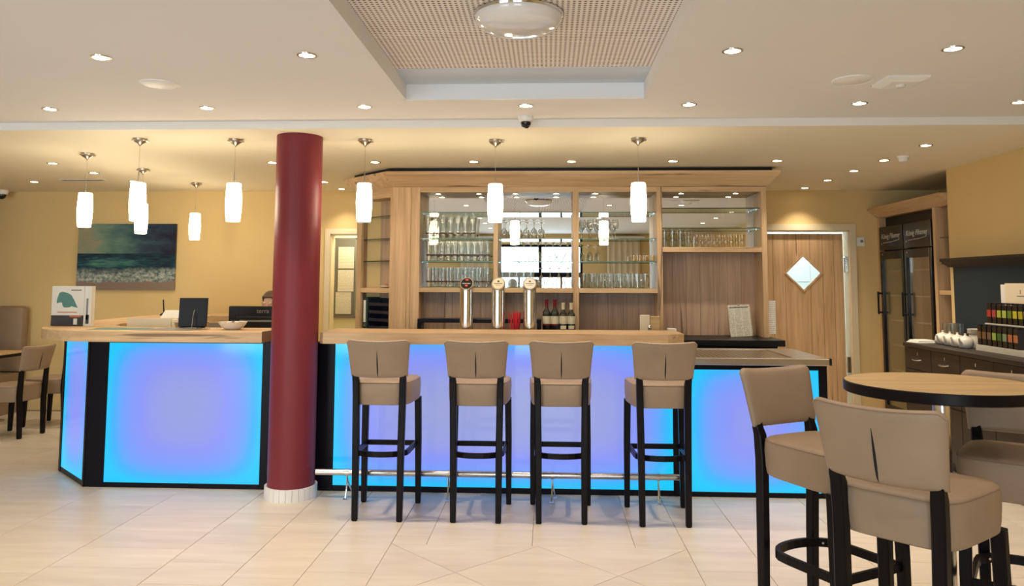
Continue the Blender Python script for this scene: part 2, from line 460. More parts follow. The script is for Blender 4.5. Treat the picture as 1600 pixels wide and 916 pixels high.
# ================================================================== FLOOR
floor = struct(obj('floor', B(XL-.2, 5.0, YN-.2, 12.2, -.12, -.004), 'grout'))
VPX = None
G = .0016
def tile_mesh(w, d):
    me = B(-w/2+G, w/2-G, -d/2+G, d/2-G, -.010, 0, b=.0012).mesh('tile'); me.materials.append(M['tile']); return me
tm_cache = {}
def put_tile(x0, x1, y0, y1):
    k = (round(x1-x0, 3), round(y1-y0, 3))
    if k not in tm_cache: tm_cache[k] = tile_mesh(*k)
    o = bpy.data.objects.new('tile', tm_cache[k]); col.objects.link(o); o.parent = floor
    o.location = ((x0+x1)/2, (y0+y1)/2, 0)
CX0, CX1, CY1, CY0 = -.905, .789, 4.555, 4.555-.8485*3       # diagonal tile carpet in the middle of the floor
colsX = [-6.245, -5.645, -5.045, -4.445, -3.845, -3.245, -2.645, -2.04, -1.62, -1.265, -.905]
colsR = [.789, 1.15, 1.75, 2.35, 2.95, 3.55]
def rows(x0, x1, ya, yb, off):
    y = ya+off
    ys = [ya]+[ya+off+.3*i for i in range(int((yb-ya-off)/.3)+1)]
    ys = [q for q in ys if ya <= q < yb-.02]+[yb]
    ys = sorted(set(round(q, 4) for q in ys))
    for a, b_ in zip(ys, ys[1:]):
        if b_-a > .02: put_tile(x0, x1, a, b_)
for i, (a, b_) in enumerate(zip(colsX, colsX[1:])):
    ya = 3.15 if a > -3.3 else (3.9 if a > -4.2 else 4.6)
    yb = 5.75 if a > -3.5 else (6.55 if a > -4.2 else 8.8)
    rows(a, b_, ya, yb, .10*(i % 3)+.05)
for i, (a, b_) in enumerate(zip(colsR, colsR[1:])):
    rows(a, b_, 2.9, 6.3 if a > 1.9 else 5.75, .10*(i % 3)+.12)
for i, (a, b_) in enumerate(((-.905, -.70), (-.70, -.09), (-.09, .50), (.50, .789))):
    rows(a, b_, CY1, 5.75, .3 if i % 2 else .15)
# diagonal 60 cm tiles clipped to the carpet rectangle
def clip(poly, axis, val, keep_less):
    out = []
    for i in range(len(poly)):
        p, q = poly[i], poly[(i+1) % len(poly)]
        ip = (p[axis] <= val) == keep_less; iq = (q[axis] <= val) == keep_less
        if ip: out.append(p)
        if ip != iq:
            t = (val-p[axis])/(q[axis]-p[axis]); out.append((p[0]+t*(q[0]-p[0]), p[1]+t*(q[1]-p[1])))
    return out
hd = (CX1-CX0)/4
for iy in range(0, 8):
    cy = CY1-hd*iy
    for ix in range(0, 5):
        if (ix+iy) % 2 == 0: continue
        cx = CX0+hd*ix; g = hd-G*1.4
        poly = [(cx-g, cy), (cx, cy-g), (cx+g, cy), (cx, cy+g)]
        poly = clip(poly, 0, CX0+G, False); poly = clip(poly, 0, CX1-G, True); poly = clip(poly, 1, CY1-G, True); poly = clip(poly, 1, CY0, False)
        if len(poly) < 3: continue
        clean = [p for i, p in enumerate(poly) if (Vector(p)-Vector(poly[i-1])).length > 1e-4]
        if len(clean) >= 3: obj('tile', MB().prism(clean, -.010, 0), 'tile', floor)
# remaining floor: same tiles drawn by a plain field (far left, behind counters, behind the camera)
rest = obj('tile_field', B(XL, XR, YN, 2.0, -.010, -.0015).box(XL, -6.25, 2.0, 8.85, -.010, -.0015).box(-3.3, XR, 5.76, 8.85, -.010, -.0015)
           .box(-6.24, -4.5, 2.0, 4.59, -.010, -.0015).box(-4.44, -3.25, 2.0, 3.89, -.010, -.0015).box(-3.24, -.92, 2.0, 3.14, -.010, -.0015).box(.80, XR, 2.0, 2.89, -.010, -.0015), 'tile', floor)
rest['kind'] = 'stuff'

# ================================================================== CEILING
TX0, TX1, TY0, TY1 = -.865, .58, 1.5, 4.6
c = MB()
for a in ((XL, TX0-.02, YN, YS), (TX1+.02, XR+.6, YN, YS), (TX0-.02, TX1+.02, YN, TY0-.02), (TX0-.02, TX1+.02, TY1+.02, YS)):
    c.box(a[0], a[1], a[2], a[3], ZF, ZF+.06)
ceiling = struct(obj('ceiling', c, 'ceil'))
obj('lower_ceiling', B(XL, 5, YS+.004, YB+.2, ZC, ZC+.12), 'ceil2', ceiling)
obj('step_fascia', B(XL, XR+.9, YS-.004, YS+.004, ZC, ZF), 'white', ceiling)
obj('tray_side', B(TX0-.02, TX0, TY0, TY1, ZF, ZT+.04), 'ceil', ceiling)
obj('tray_side', B(TX1, TX1+.02, TY0, TY1, ZF, ZT+.04), 'ceil', ceiling)
obj('tray_end', B(TX0, TX1, TY1, TY1+.02, ZF, ZT+.04), 'coolwhite', ceiling)
obj('tray_end', B(TX0, TX1, TY0-.02, TY0, ZF, ZT+.04), 'white', ceiling)
obj('tray_margin', B(TX0, TX1, 4.27, TY1, ZT-.004, ZT+.03), 'traymargin_daylit', ceiling)
obj('perforated_panel', B(TX0, TX1, TY0, 4.27, ZT, ZT+.03), 'perforated', ceiling)

# ================================================================== WALLS
def wall(name, mb, m='wall'): return struct(obj(name, mb, m))
D1X0, D1X1, D1Z = 2.30, 3.41, 2.11          # kitchen door opening
D2X0, D2X1, D2Z = -2.535, -1.75, 2.065      # corridor opening
wb = MB()
wb.box(XL, D2X0, YB, YB+.15, 0, ZC+.1).box(D2X0, D2X1, YB, YB+.15, D2Z, ZC+.1).box(D2X1, D1X0, YB, YB+.15, 0, ZC+.1)
wb.box(D1X0, D1X1, YB, YB+.15, D1Z, ZC+.1).box(D1X1, 5.0, YB, YB+.15, 0, ZC+.1)
wall('wall_back', wb)
wr = wall('wall_right', B(XR, XR+.75, YN, 7.26, 0, ZF+.06))
obj('alcove_wall', B(4.42, 4.55, 7.26, YB, 0, ZC+.1), 'wall', wr)
wall('wall_left', B(XL-.15, XL, YN, YB+.15, 0, ZF+.06))
wall('wall_partition', B(-1.78, 1.93, 7.52, YB-.01, 0, ZC-.002))
wf = MB(); zs0, zs1 = .12, 2.38
xs = [XL-.15]+[q for w_ in WIN for q in w_]+[XR+.75]
for i in range(0, len(xs), 2): wf.box(xs[i], xs[i+1], YN-.15, YN, 0, ZF+.06)
for x0, x1 in WIN: wf.box(x0, x1, YN-.15, YN, 0, zs0).box(x0, x1, YN-.15, YN, zs1, ZF+.06)
wall('wall_front', wf)
for i, (x0, x1) in enumerate(WIN):  # the left opening is the unseen window added for daylight
    e = bpy.data.objects.new('window_%d' % (i+1), None); col.objects.link(e); struct(e)
    f = MB(); xm = (x0+x1)/2
    f.box(x0, x1, YN-.10, YN-.04, zs0, zs0+.06).box(x0, x1, YN-.10, YN-.04, zs1-.06, zs1).box(x0, x0+.06, YN-.10, YN-.04, zs0, zs1).box(x1-.06, x1, YN-.10, YN-.04, zs0, zs1).box(xm-.04, xm+.04, YN-.10, YN-.04, zs0, zs1).box(x0, x1, YN-.10, YN-.04, 1.62, 1.74).box(x0+(x1-x0)*.25-.025, x0+(x1-x0)*.25+.025, YN-.10, YN-.04, zs0, 1.62).box(x0+(x1-x0)*.75-.025, x0+(x1-x0)*.75+.025, YN-.10, YN-.04, zs0, 1.62)
    obj('window_frame', f, 'frame', e)
    for a, b_ in ((x0+.06, xm-.04), (xm+.04, x1-.06)): obj('pane', B(a, b_, YN-.075, YN-.067, zs0+.06, zs1-.06), 'pane', e)
def curtain(x0, x1):
    n = 60; pts = []
    for i in range(n+1):
        t = i/n; pts.append((x0+(x1-x0)*t, YN+.14+.035*math.sin(t*(x1-x0)*48)))
    m = MB(); m.loft([[(p[0], p[1], .04) for p in pts], [(p[0], p[1], 2.52) for p in pts]], closed=False, cap=False)
    return m
for x0, x1, lb in ((1.35, 2.10, 'pale fabric curtain hanging right of the windows behind the viewer'), (-2.0, -1.35, 'pale fabric curtain hanging left of the middle window behind the viewer')):
    t = thing('curtain', lb, 'curtain', (0, 0, 0), 0, 'curtains behind the viewer')
    obj('fabric', curtain(x0, x1), 'cream', t, True)
    obj('curtain_rail', B(x0-.1, x1+.1, YN+.10, YN+.18, 2.52, 2.56), 'white', t)
# corridor behind the opening on the left, kitchen behind the door on the right
wc = wall('wall_corridor', B(-3.0, -1.2, 9.62, 9.7, 0, ZC).box(-3.05, -3.0, YB+.15, 9.7, 0, ZC).box(-1.2, -1.15, YB+.15, 9.7, 0, ZC), 'wallpale')
obj('corridor_ceiling', B(-3.05, -1.15, YB+.15, 9.7, ZC, ZC+.05), 'white', ceiling)
wk = wall('wall_kitchen', B(1.6, 5.0, 11.4, 11.5, 0, ZC).box(1.5, 1.6, YB+.15, 11.5, 0, ZC).box(4.95, 5.05, YB+.15, 11.5, 0, ZC), 'kitchen')
obj('kitchen_ceiling', B(1.5, 5.05, YB+.15, 11.5, ZC, ZC+.05), 'white', ceiling)
for i, x in enumerate((2.0, 2.6, 3.2, 3.8, 4.4)):
    obj('wall_panel', B(x+.006, x+.594, 11.38, 11.4, .02, 1.52).box(x+.006, x+.594, 11.38, 11.4, 1.535, 2.5), 'kitchen', wk)
for nm, loc, e, cl in (('corridor_lamp', (-2.2, 9.25, 2.3), 16, (1, .92, .70)), ('kitchen_lamp', (3.4, 10.2, 2.3), 60, (.80, .95, 1))):
    l = bpy.data.lights.new(nm, 'POINT'); l.energy = e; l.color = cl; l.shadow_soft_size = .12
    o = bpy.data.objects.new(nm, l); col.objects.link(o); o.location = loc

# door 1: kitchen door, slightly ajar gap above and beside it
d1 = bpy.data.objects.new('door_1', None); col.objects.link(d1); struct(d1)
fr = MB()
fr.box(D1X1, D1X1+.07, YB-.018, YB+.0, 0, D1Z+.07).box(D1X0-.07, D1X1, YB-.018, YB, D1Z, D1Z+.07).box(D1X0-.07, D1X0, YB-.018, YB, 0, D1Z)
fr.box(D1X1-.012, D1X1, YB, YB+.15, 0, D1Z).box(D1X0, D1X0+.012, YB, YB+.15, 0, D1Z).box(D1X0, D1X1, YB, YB+.15, D1Z-.012, D1Z)
obj('door_frame', fr, 'frame_cream', d1)
lx0, lx1, lz1 = D1X0+.014, 3.352, 2.072
dx, dz, dh = 2.905, 1.625, .205
yl0, yl1 = YB+.04, YB+.08
outer = [(lx0, .01), (dx, .01), (lx1, .01), (lx1, dz), (lx1, lz1), (dx, lz1), (lx0, lz1), (lx0, dz)]
inner = [(dx, dz-dh), (dx, dz-dh), (dx+dh, dz), (dx+dh, dz), (dx+dh, dz), (dx, dz+dh), (dx-dh, dz), (dx-dh, dz)]
lf = MB()
dia = [(dx, dz-dh), (dx+dh, dz), (dx, dz+dh), (dx-dh, dz)]
vsl = []
for yy in (yl0, yl1): vsl += [(p[0], yy, p[1]) for p in outer]+[(p[0], yy, p[1]) for p in dia]
fsl = []
for k in (0, 12):
    O = lambda i: k+i
    D = lambda i: k+8+i
    fsl += [(O(0), O(1), D(0)), (O(1), O(2), D(0)), (O(2), O(3), D(1), D(0)), (O(3), O(4), O(5), D(2), D(1)), (O(5), O(6), O(7), D(3), D(2)), (O(7), O(0), D(0), D(3))]
for i in range(8): fsl.append((i, (i+1) % 8, (i+1) % 8+12, i+12))
for i in range(4): fsl.append((8+i, 8+(i+1) % 4, 20+(i+1) % 4, 20+i))
leaf = obj('door_leaf', lf.add(vsl, fsl), 'oak_z', d1)
fm = MB()
for i in range(4):
    a, b_ = Vector((dia[i][0], 0, dia[i][1])), Vector((dia[(i+1) % 4][0], 0, dia[(i+1) % 4][1]))
    c0 = Vector((dx, 0, dz)); ai, bi = c0+(a-c0)*.93, c0+(b_-c0)*.93
    ao, bo = c0+(a-c0)*1.05, c0+(b_-c0)*1.05
    fm.loft([[(p.x, yl0-.008, p.z) for p in (ao, bo, bi, ai)], [(p.x, yl0+.012, p.z) for p in (ao, bo, bi, ai)]])
obj('window_trim', fm, 'oak_z', leaf)
obj('pane', MB().prism(dia, yl0+.016, yl0+.022, 'y'), 'pane', leaf)
for x in (2.43, 2.565, 2.70, 2.98, 3.12, 3.245):
    z0_ = .02
    if abs(x-dx) < dh+.01:
        z1_ = dz-(dh+.02-abs(x-dx))
        obj('plank_joint', B(x-.0015, x+.0015, yl0-.0012, yl0+.002, dz+(dh+.02-abs(x-dx)), lz1-.01), 'ink', leaf)
    else: z1_ = lz1-.01
    obj('plank_joint', B(x-.0015, x+.0015, yl0-.0012, yl0+.002, z0_, z1_), 'ink', leaf)
for z in (1.72, .60):
    obj('hinge', B(3.356, 3.396, YB+.015, YB+.04, z-.09, z+.09, b=.004), 'steel', d1)
# door 2: open doorway to the corridor
d2 = bpy.data.objects.new('door_2', None); col.objects.link(d2); struct(d2)
obj('door_frame', MB().box(D2X0-.06, D2X0, YB-.018, YB, 0, D2Z+.06).box(D2X0, D2X1, YB-.018, YB, D2Z, D2Z+.06).box(D2X0, D2X0+.012, YB, YB+.15, 0, D2Z).box(D2X0, D2X1, YB, YB+.15, D2Z-.012, D2Z), 'frame_cream', d2)
t = thing('notice_board', 'grey felt notice board with pinned papers in the doorway beside the red column', 'notice board')
bx0, bx1, bz0, bz1, by = -2.69, -2.40, 1.06, 2.06, 9.60
obj('felt_panel', B(bx0+.015, bx1-.015, by, by+.018, bz0+.015, bz1-.015), 'felt', t)
obj('board_frame', MB().box(bx0, bx1, by-.005, by+.018, bz0, bz0+.02).box(bx0, bx1, by-.005, by+.018, bz1-.02, bz1).box(bx0, bx0+.02, by-.005, by+.018, bz0, bz1).box(bx1-.02, bx1, by-.005, by+.018, bz0, bz1), 'grey', t)
for i, (px, pz) in enumerate(((-2.535, 1.81), (-2.535, 1.52), (-2.56, 1.24))):
    p = thing('paper_sheet', ('top', 'middle', 'bottom')[i]+' white paper sheet pinned on the grey notice board', 'paper', (px, by-.004, pz), 0, 'papers on the notice board')
    obj('sheet', B(-.10, .10, -.001, .001, -.135, .135), 'print1', p)
    obj('pin', MB().lathe([(.006, -.001), (.006, .001)], 8, (0, -.002, .12)), 'inkred' if i else 'grey', p)

# ================================================================== COLUMNS
def column(name, label, x, y, r, z1, base=True):
    t = thing(name, label, 'column', (x, y, 0))
    obj('shaft', MB().lathe([(r, 0), (r, z1)], 64), 'red', t, True)
    if base:
        n = 26; rb = r+.018
        obj('base_ring', MB().lathe([(r+.008, 0), (r+.008, .082)], 48), 'grout', t, True)
        tb = MB(); a = PI/n*.94
        seg = [(rb*math.sin(q), -rb*math.cos(q)) for q in (-a, -a/3, a/3, a)]+[((r+.002)*math.sin(q), -(r+.002)*math.cos(q)) for q in (a, -a)]
        tb.prism(seg, 0, .085); me = tb.mesh('base_tile'); finish(me, 'white', False)
        for i in range(n): obj('base_tile', me, None, t, rz=2*PI*i/n)
    return t
column('column', 'burgundy round column with tiled white foot between the two bar counters', -1.81, 5.49, .163, ZC-.001)
column('column', 'dark red round column at the left edge of the back wall', -6.70, 8.62, .17, ZC-.001, False)

# ================================================================== LED COUNTERS
YF = 5.646
def led_panel(parent, x0, x1, z0, z1, y, sides=(1, 1), name='light_panel'):
    hw = (x1-x0)/2
    o = obj(name, B(-hw, hw, -.006, .006, z0, z1), ledmat('led_%.2f_%.2f' % (x0, x1), hw, z0, z1, sides), parent)
    o.location = ((x0+x1)/2, y, 0)
    return o
t = rc = thing('reception_counter', 'left illuminated reception counter with glowing blue front panel and angled end', 'counter')
led_panel(t, -3.262, -2.10, .035, 1.05, YF+.012)
obj('post', B(-3.40, -3.262, YF, YF+.09, 0, 1.066, b=.003), 'frame', t)
obj('post', B(-2.10, -1.908, YF, YF+.10, 0, 1.066, b=.003), 'frame', t)
obj('bottom_rail', B(-3.262, -2.10, YF, YF+.06, 0, .035, b=.003), 'frame', t)
obj('top_rail', B(-3.262, -2.10, YF+.004, YF+.06, 1.05, 1.066), 'frame', t)
obj('carcass', MB().prism([(-3.33, YF+.10), (-2.05, YF+.10), (-2.05, 5.94), (-3.32, 5.94), (-3.80, 6.42), (-3.86, 6.20)], .01, 1.062), 'white', t)
ang = math.atan2(6.117-YF, -3.894+3.40)
L = math.hypot(6.117-YF, -3.894+3.40)
side = obj('angled_side', MB().box(-.012, 0, 0, .001, 0, .001), 'frame', t, loc=(-3.40, YF, 0), rz=0)
bpy.data.objects.remove(side)
def on_side(name, x0, x1, y0, y1, z0, z1, m, b=.003):
    return obj(name, B(x0, x1, y0, y1, z0, z1, b=b), m, t, loc=(-3.40, YF, 0), rz=ang+PI)
# in the side's own frame x runs from the far end (-L) to the front corner (0), outside is -y
on_side('post', -L, -L+.055, -.012, .05, 0, 1.066, 'frame')
on_side('post', -.035, 0, -.012, .05, 0, 1.066, 'frame')
on_side('bottom_rail', -L+.055, -.035, -.008, .05, 0, .04, 'frame')
sp = led_panel(t, -L+.055, -.035, .04, 1.06, 0, (1, .5), 'light_panel')
_mid = ((-L+.055)+(-.035))/2
sp.location = (-3.40+_mid*math.cos(ang+PI), YF+_mid*math.sin(ang+PI), 0); sp.rotation_euler = (0, 0, ang+PI)

def smooth_path(pts, n=6):
    out = []
    P = [Vector(p) for p in pts]
    for i in range(len(P)-1):
        p0, p1, p2, p3 = P[max(i-1, 0)], P[i], P[i+1], P[min(i+2, len(P)-1)]
        for k in range(n):
            s_ = k/n
            out.append(tuple(.5*((2*p1)+(-p0+p2)*s_+(2*p0-5*p1+4*p2-p3)*s_*s_+(-p0+3*p1-3*p2+p3)*s_**3)))
    out.append(tuple(P[-1])); return out
WT0, WT1 = 1.068, 1.148
outer_p = smooth_path([(-3.28, 5.49), (-3.56, 5.54), (-3.83, 5.72), (-4.02, 6.06), (-4.11, 6.55), (-4.16, 7.2), (-4.20, 7.85), (-4.12, 8.3), (-3.85, 8.46), (-3.30, 8.48)])
inner_p = smooth_path([(-3.30, 8.02), (-3.62, 7.98), (-3.74, 7.75), (-3.72, 7.2), (-3.68, 6.65), (-3.56, 6.25), (-3.34, 6.02), (-3.08, 5.95)])
N_ = max(len(outer_p), len(inner_p))
ipr = list(reversed(inner_p))
def resample(path, n):
    P = [Vector(p) for p in path]; d = [0]
    for a, b_ in zip(P, P[1:]): d.append(d[-1]+(b_-a).length)
    out = []
    for i in range(n):
        s_ = d[-1]*i/(n-1); k = 0
        while k < len(d)-2 and d[k+1] < s_: k += 1
        q = (s_-d[k])/max(1e-9, d[k+1]-d[k]); out.append(P[k].lerp(P[k+1], q))
    return out
oo = [Vector((-2.075, 5.49)), Vector((-2.6, 5.49))]+resample(outer_p, 60)
ii = [Vector((-2.015, 5.95)), Vector((-2.6, 5.95))]+resample(ipr, 60)
oo[0] = Vector((-2.055, 5.50))
e_ = .005
wt = MB()
rings = []
for a, b_ in zip(oo, ii):
    d_ = (b_-a).normalized()*e_
    rings.append([(a.x, a.y, WT0), (a.x, a.y, WT1-e_), (a.x+d_.x, a.y+d_.y, WT1), (b_.x-d_.x, b_.y-d_.y, WT1), (b_.x, b_.y, WT1-e_), (b_.x, b_.y, WT0)])
wt.loft(rings)
rwt = thing('reception_worktop', 'oak worktop with rounded left end curving round the reception desk', 'worktop')
obj('board', wt, 'oak_x', rwt)
# support wall of the curved part and inner desk
t = rc
obj('desk_top', B(-3.42, -2.05, 5.98, 6.95, .93, .965, b=.003), 'oak_x', t)
for x in (-3.23, -2.12): obj('desk_leg', B(x-.025, x+.025, 6.0, 6.9, 0, .93), 'black', t)
t = rwt
obj('support_panel', MB().loft([[(a.x*.6+b_.x*.4, a.y*.6+b_.y*.4, z) for z in (.0, 1.066)]+[(a.x*.4+b_.x*.6, a.y*.4+b_.y*.6, z) for z in (1.066, 0)] for a, b_ in list(zip(oo, ii))[32:]]), 'white', t)

t = thing('bar_counter', 'middle illuminated bar counter with long glowing blue panel behind the bar stools', 'counter')
led_panel(t, -1.558, .893, .04, 1.055, YF+.012)
obj('post', B(-1.712, -1.558, YF, YF+.09, 0, 1.066, b=.003), 'frame', t)
obj('post', B(.893, .965, YF, YF+.09, 0, 1.066, b=.003), 'frame', t)
obj('bottom_rail', B(-1.558, .893, YF, YF+.06, 0, .04, b=.003), 'frame', t)
obj('top_rail', B(-1.558, .893, YF+.004, YF+.06, 1.055, 1.066), 'frame', t)
obj('carcass', B(-1.60, .965, YF+.10, 5.92, .01, 1.066), 'black', t)
tag(obj('bar_worktop', MB().prism([(-1.63, 5.50), (-1.60, 5.47), (.84, 5.47), (.965, 5.56), (.965, 5.95), (-1.63, 5.95)], WT0, WT1), 'oak_x'), 'thick oak bar top above the four bar stools', 'worktop')
t = thing('end_counter', 'lower right end of the bar with glowing blue panel under steel drainer', 'counter')
led_panel(t, 1.012, 1.925, .035, .89, YF+.012)
obj('post', B(.966, 1.012, YF+.002, YF+.09, 0, .925, b=.003), 'frame', t)
obj('post', B(1.925, 1.985, YF, YF+.09, 0, .925, b=.003), 'frame', t)
obj('bottom_rail', B(1.012, 1.925, YF, YF+.06, 0, .035, b=.003), 'frame', t)
obj('top_rail', B(1.012, 1.925, YF, YF+.06, .89, .925, b=.003), 'frame', t)
obj('end_panel', B(1.955, 1.985, YF+.09, 6.40, 0, .925), 'frame', t)
obj('carcass', B(.97, 1.95, YF+.10, 6.40, .01, .924), 'black', t)
t = thing('drainer_top', 'stainless steel drainer top with mesh surface on the low bar end', 'drainer')
obj('rim', MB().box(.967, 1.99, 5.60, 5.70, .927, .977, b=.004).box(.967, 1.99, 6.36, 6.45, .927, .977, b=.004).box(.967, .985, 5.70, 6.36, .927, .977).box(1.76, 1.99, 5.70, 6.36, .927, .977), 'steel_brush', t)
obj('mesh_tray', B(.985, 1.76, 5.70, 6.36, .950, .970), 'drainmesh', t)
obj('end_cap', B(1.99, 2.005, 5.60, 5.64, .93, .978), 'black', t)
# foot rail
t = thing('foot_rail', 'polished steel foot rail along the bottom of the bar counter', 'foot rail')
obj('rail', MB().tube([(-1.62, 5.45, .182), (.945, 5.45, .182)], .022, 20), 'steel', t, True)
for x in (-.05, .62): obj('sleeve', MB().tube([(x-.05, 5.45, .182), (x+.05, 5.45, .182)], .0245, 20), 'steel', t, True)
for x in (-1.40, -.69, .03, .757):
    b = obj('bracket', MB().tube([(x, 5.45, .165), (x, 5.445, .09), (x-.004, 5.425, .012)], .0055, 8).tube([(x, 5.452, .14), (x+.012, 5.49, .07), (x+.022, 5.54, .012)], .0055, 8), 'chrome', t, True)
    obj('flange', MB().lathe([(.017, .0), (.017, .006), (.008, .012)], 14, (x-.004, 5.425, 0)).lathe([(.017, .0), (.017, .006), (.008, .012)], 14, (x+.022, 5.54, 0)), 'chrome', b, True)
    obj('clamp', MB().tube([(x-.012, 5.45, .182), (x+.012, 5.45, .182)], .026, 20), 'chrome', b, True)

# ================================================================== STOOLS AND CHAIRS
def spow(a, n): return math.copysign(abs(a)**n, a)
def seat_outline(hx, hy, n=48, e=.42, rear=.86):
    out = []
    for i in range(n):
        q = 2*PI*i/n; x, y = hx*spow(math.cos(q), e), hy*spow(math.sin(q), e)
        k = rear+(1-rear)*(y+hy)/(2*hy)
        out.append((x*k, y))
    return out
def make_chair(name, label, cat, zs, zt, group, bar=True):
    """upholstered bar stool / chair; faces +y, origin on the floor at the centre of the feet"""
    t = thing(name, label, cat, group=group)
    zb0 = zt-.25
    ol = seat_outline(.218, .212)
    prof = [(zs-.155, .93), (zs-.150, .965), (zs-.12, .985), (zs-.06, 1.0), (zs-.025, .992), (zs-.012, .975), (zs-.004, .93), (zs+.001, .78), (zs+.004, .45), (zs+.005, .02)]
    s_ = obj('seat', MB().loft([[(x*k, y*k+.005, z) for x, y in ol] for z, k in prof]), 'leather', t, True)
    obj('seam', MB().tube([(x*.982, y*.982+.005, zs-.0135) for x, y in ol]+[(ol[0][0]*.982, ol[0][1]*.982+.005, zs-.0135)], .0016, 5), 'seam', s_, True)
    # backrest: curved pillow-like panel
    def pos(u, v, side):
        hw = .184+(.206-.184)*v**1.1
        yy = -.247-.052*v+.030*u*u
        zz = zb0+.25*v-.012*(1-u*u)*v**3 + .006*u*u*(1-v)-.026*max(0, (abs(u)-.84)/.16)**2.2*v**7
        th = .024*max(0, 1-abs(u)**9)**.5*max(0, 1-abs(2*v-1)**12)**.5
        return (u*hw, yy+side*th, zz)
    def ease(k, n):
        q = -1+2*k/n; return math.sin(q*PI/2)*.25+q*.75 if False else (abs(math.sin(q*PI/2))**.62)*(1 if q >= 0 else -1)
    nu, nv = 22, 16
    us = [ease(i, nu) for i in range(nu+1)]; us[0], us[-1] = -1, 1
    vv = [(ease(j, nv)+1)/2 for j in range(nv+1)]; vv[0], vv[-1] = 0, 1
    bm_ = MB(); idx = {}
    for j, v in enumerate(vv):
        for i, u in enumerate(us):
            edge = i in (0, nu) or j in (0, nv)
            idx[(i, j, 0)] = len(bm_.v); bm_.v.append(pos(u, v, 1))
            if edge: idx[(i, j, 1)] = idx[(i, j, 0)]
            else: idx[(i, j, 1)] = len(bm_.v); bm_.v.append(pos(u, v, -1))
    for j in range(nv):
        for i in range(nu):
            bm_.f.append((idx[(i, j, 0)], idx[(i+1, j, 0)], idx[(i+1, j+1, 0)], idx[(i, j+1, 0)]))
            bm_.f.append((idx[(i, j, 1)], idx[(i, j+1, 1)], idx[(i+1, j+1, 1)], idx[(i+1, j, 1)]))
    b_ = obj('backrest', bm_, 'leather', t, True)
    sl = MB(); k = 14; L_, Rr = [], []
    for j in range(k+1):
        v = .03+.69*j/k; wd = .0042*(math.sin(PI*(j/k)**.75)**.8 if 0 < j < k else .12)
        p = pos(0, v, -1); q = (p[0], p[1]-.0012, p[2])
        L_.append((q[0]-wd, q[1], q[2])); Rr.append((q[0]+wd, q[1], q[2]))
    sl.loft([[a, b2, (b2[0], b2[1]+.01, b2[2]), (a[0], a[1]+.01, a[2])] for a, b2 in zip(L_, Rr)])
    obj('slit', sl, 'black', b_)
    sm = []
    for i in range(25):
        u = -.985+1.97*i/24; p = pos(u, .965 if abs(u) < .93 else .93, -1); sm.append((p[0], p[1]-.001, p[2]))
    obj('seam', MB().tube(sm, .0014, 5), 'seam', b_, True)
    S = .042
    for sx in (-1, 1):
        obj('leg', MB().rect_sweep([(sx*.143, -.222, 0), (sx*.143, -.222, .006), (sx*.145, -.215, zs*.5), (sx*.150, -.208, zs-.1), (sx*.152, -.214, zs+.0), (sx*.154, -.222, zb0), (sx*.155, -.228, zb0+.04)],
                                   [S*.6, S*.86, S, S, S, S*.95, S*.8], [S*.6, S*.86, S, S*1.05, S*1.0, S*.8, S*.5]), 'wenge', t)
        obj('leg', MB().rect_sweep([(sx*.188, .196, 0), (sx*.188, .196, .006), (sx*.186, .190, zs*.5), (sx*.182, .182, zs-.15)], [S*.6, S*.82, S, S*1.05], [S*.6, S*.82, S, S*1.05]), 'wenge', t)
    if bar:
        z = .405; pts = [(.170, .19, z)]
        for i in range(13):
            q = PI*i/12; pts.append((.166*math.cos(q), -.07-.122*math.sin(q)**.8 if 0 < i < 12 else -.06, z))
        pts.append((-.170, .19, z))
        fr_ = obj('foot_ring', MB().band(pts, .017, .034), 'wenge', t)
        for sx in (-1, 1): obj('bolt', MB().tube([(sx*.128, -.150, z), (sx*.122, -.140, z)], .005, 8), 'steel', fr_)
        obj('front_bar', B(-.17, .17, .180, .198, z-.017, z+.017, b=.002), 'wenge', t)
    return t
GS = 'beige bar stools along the bar'
st = make_chair('bar_stool', 'x', 'bar stool', .872, 1.147, GS)
labs = ['beige leather bar stool at the bar, nearest to the burgundy column',
        'beige leather bar stool at the bar, second from the burgundy column',
        'beige leather bar stool at the bar, third from the burgundy column',
        'beige leather bar stool at the bar, fourth from the column, beside the steel drainer']
spots = [(-1.078, 5.188, R(-.5)), (-.454, 5.190, R(0)), (.086, 5.198, R(0)), (.726, 5.175, R(1.0))]
st.location = (spots[0][0], spots[0][1], 0); st.rotation_euler = (0, 0, spots[0][2]); st['label'] = labs[0]
for s_, lb in list(zip(spots, labs))[1:]: dup(st, (s_[0], s_[1], 0), s_[2], lb, GS)
GT = 'beige bar stools around the round high table'
def face(deg): return R(deg-90)
dup(st, (1.136, 3.259, 0), face(-60), 'beige leather bar stool left of the round high table, turned to show its seat', GT)
dup(st, (1.20, 2.64, 0), face(44), 'beige leather bar stool in the right foreground with slit back towards the viewer', GT)
dup(st, (1.812, 3.105, 0), face(-121), 'beige leather bar stool at the right edge behind the round high table', GT)
GD = 'dining chairs at the left table'
ch = make_chair('dining_chair', 'beige dining chair with dark legs at the left table, nearer to the viewer', 'chair', .50, .885, GD, False)
ch.location = (-5.24, 7.44, 0); ch.rotation_euler = (0, 0, face(172))
dup(ch, (-5.20, 8.02, 0), face(176), 'beige dining chair at the left table half hidden behind the glowing counter', GD)

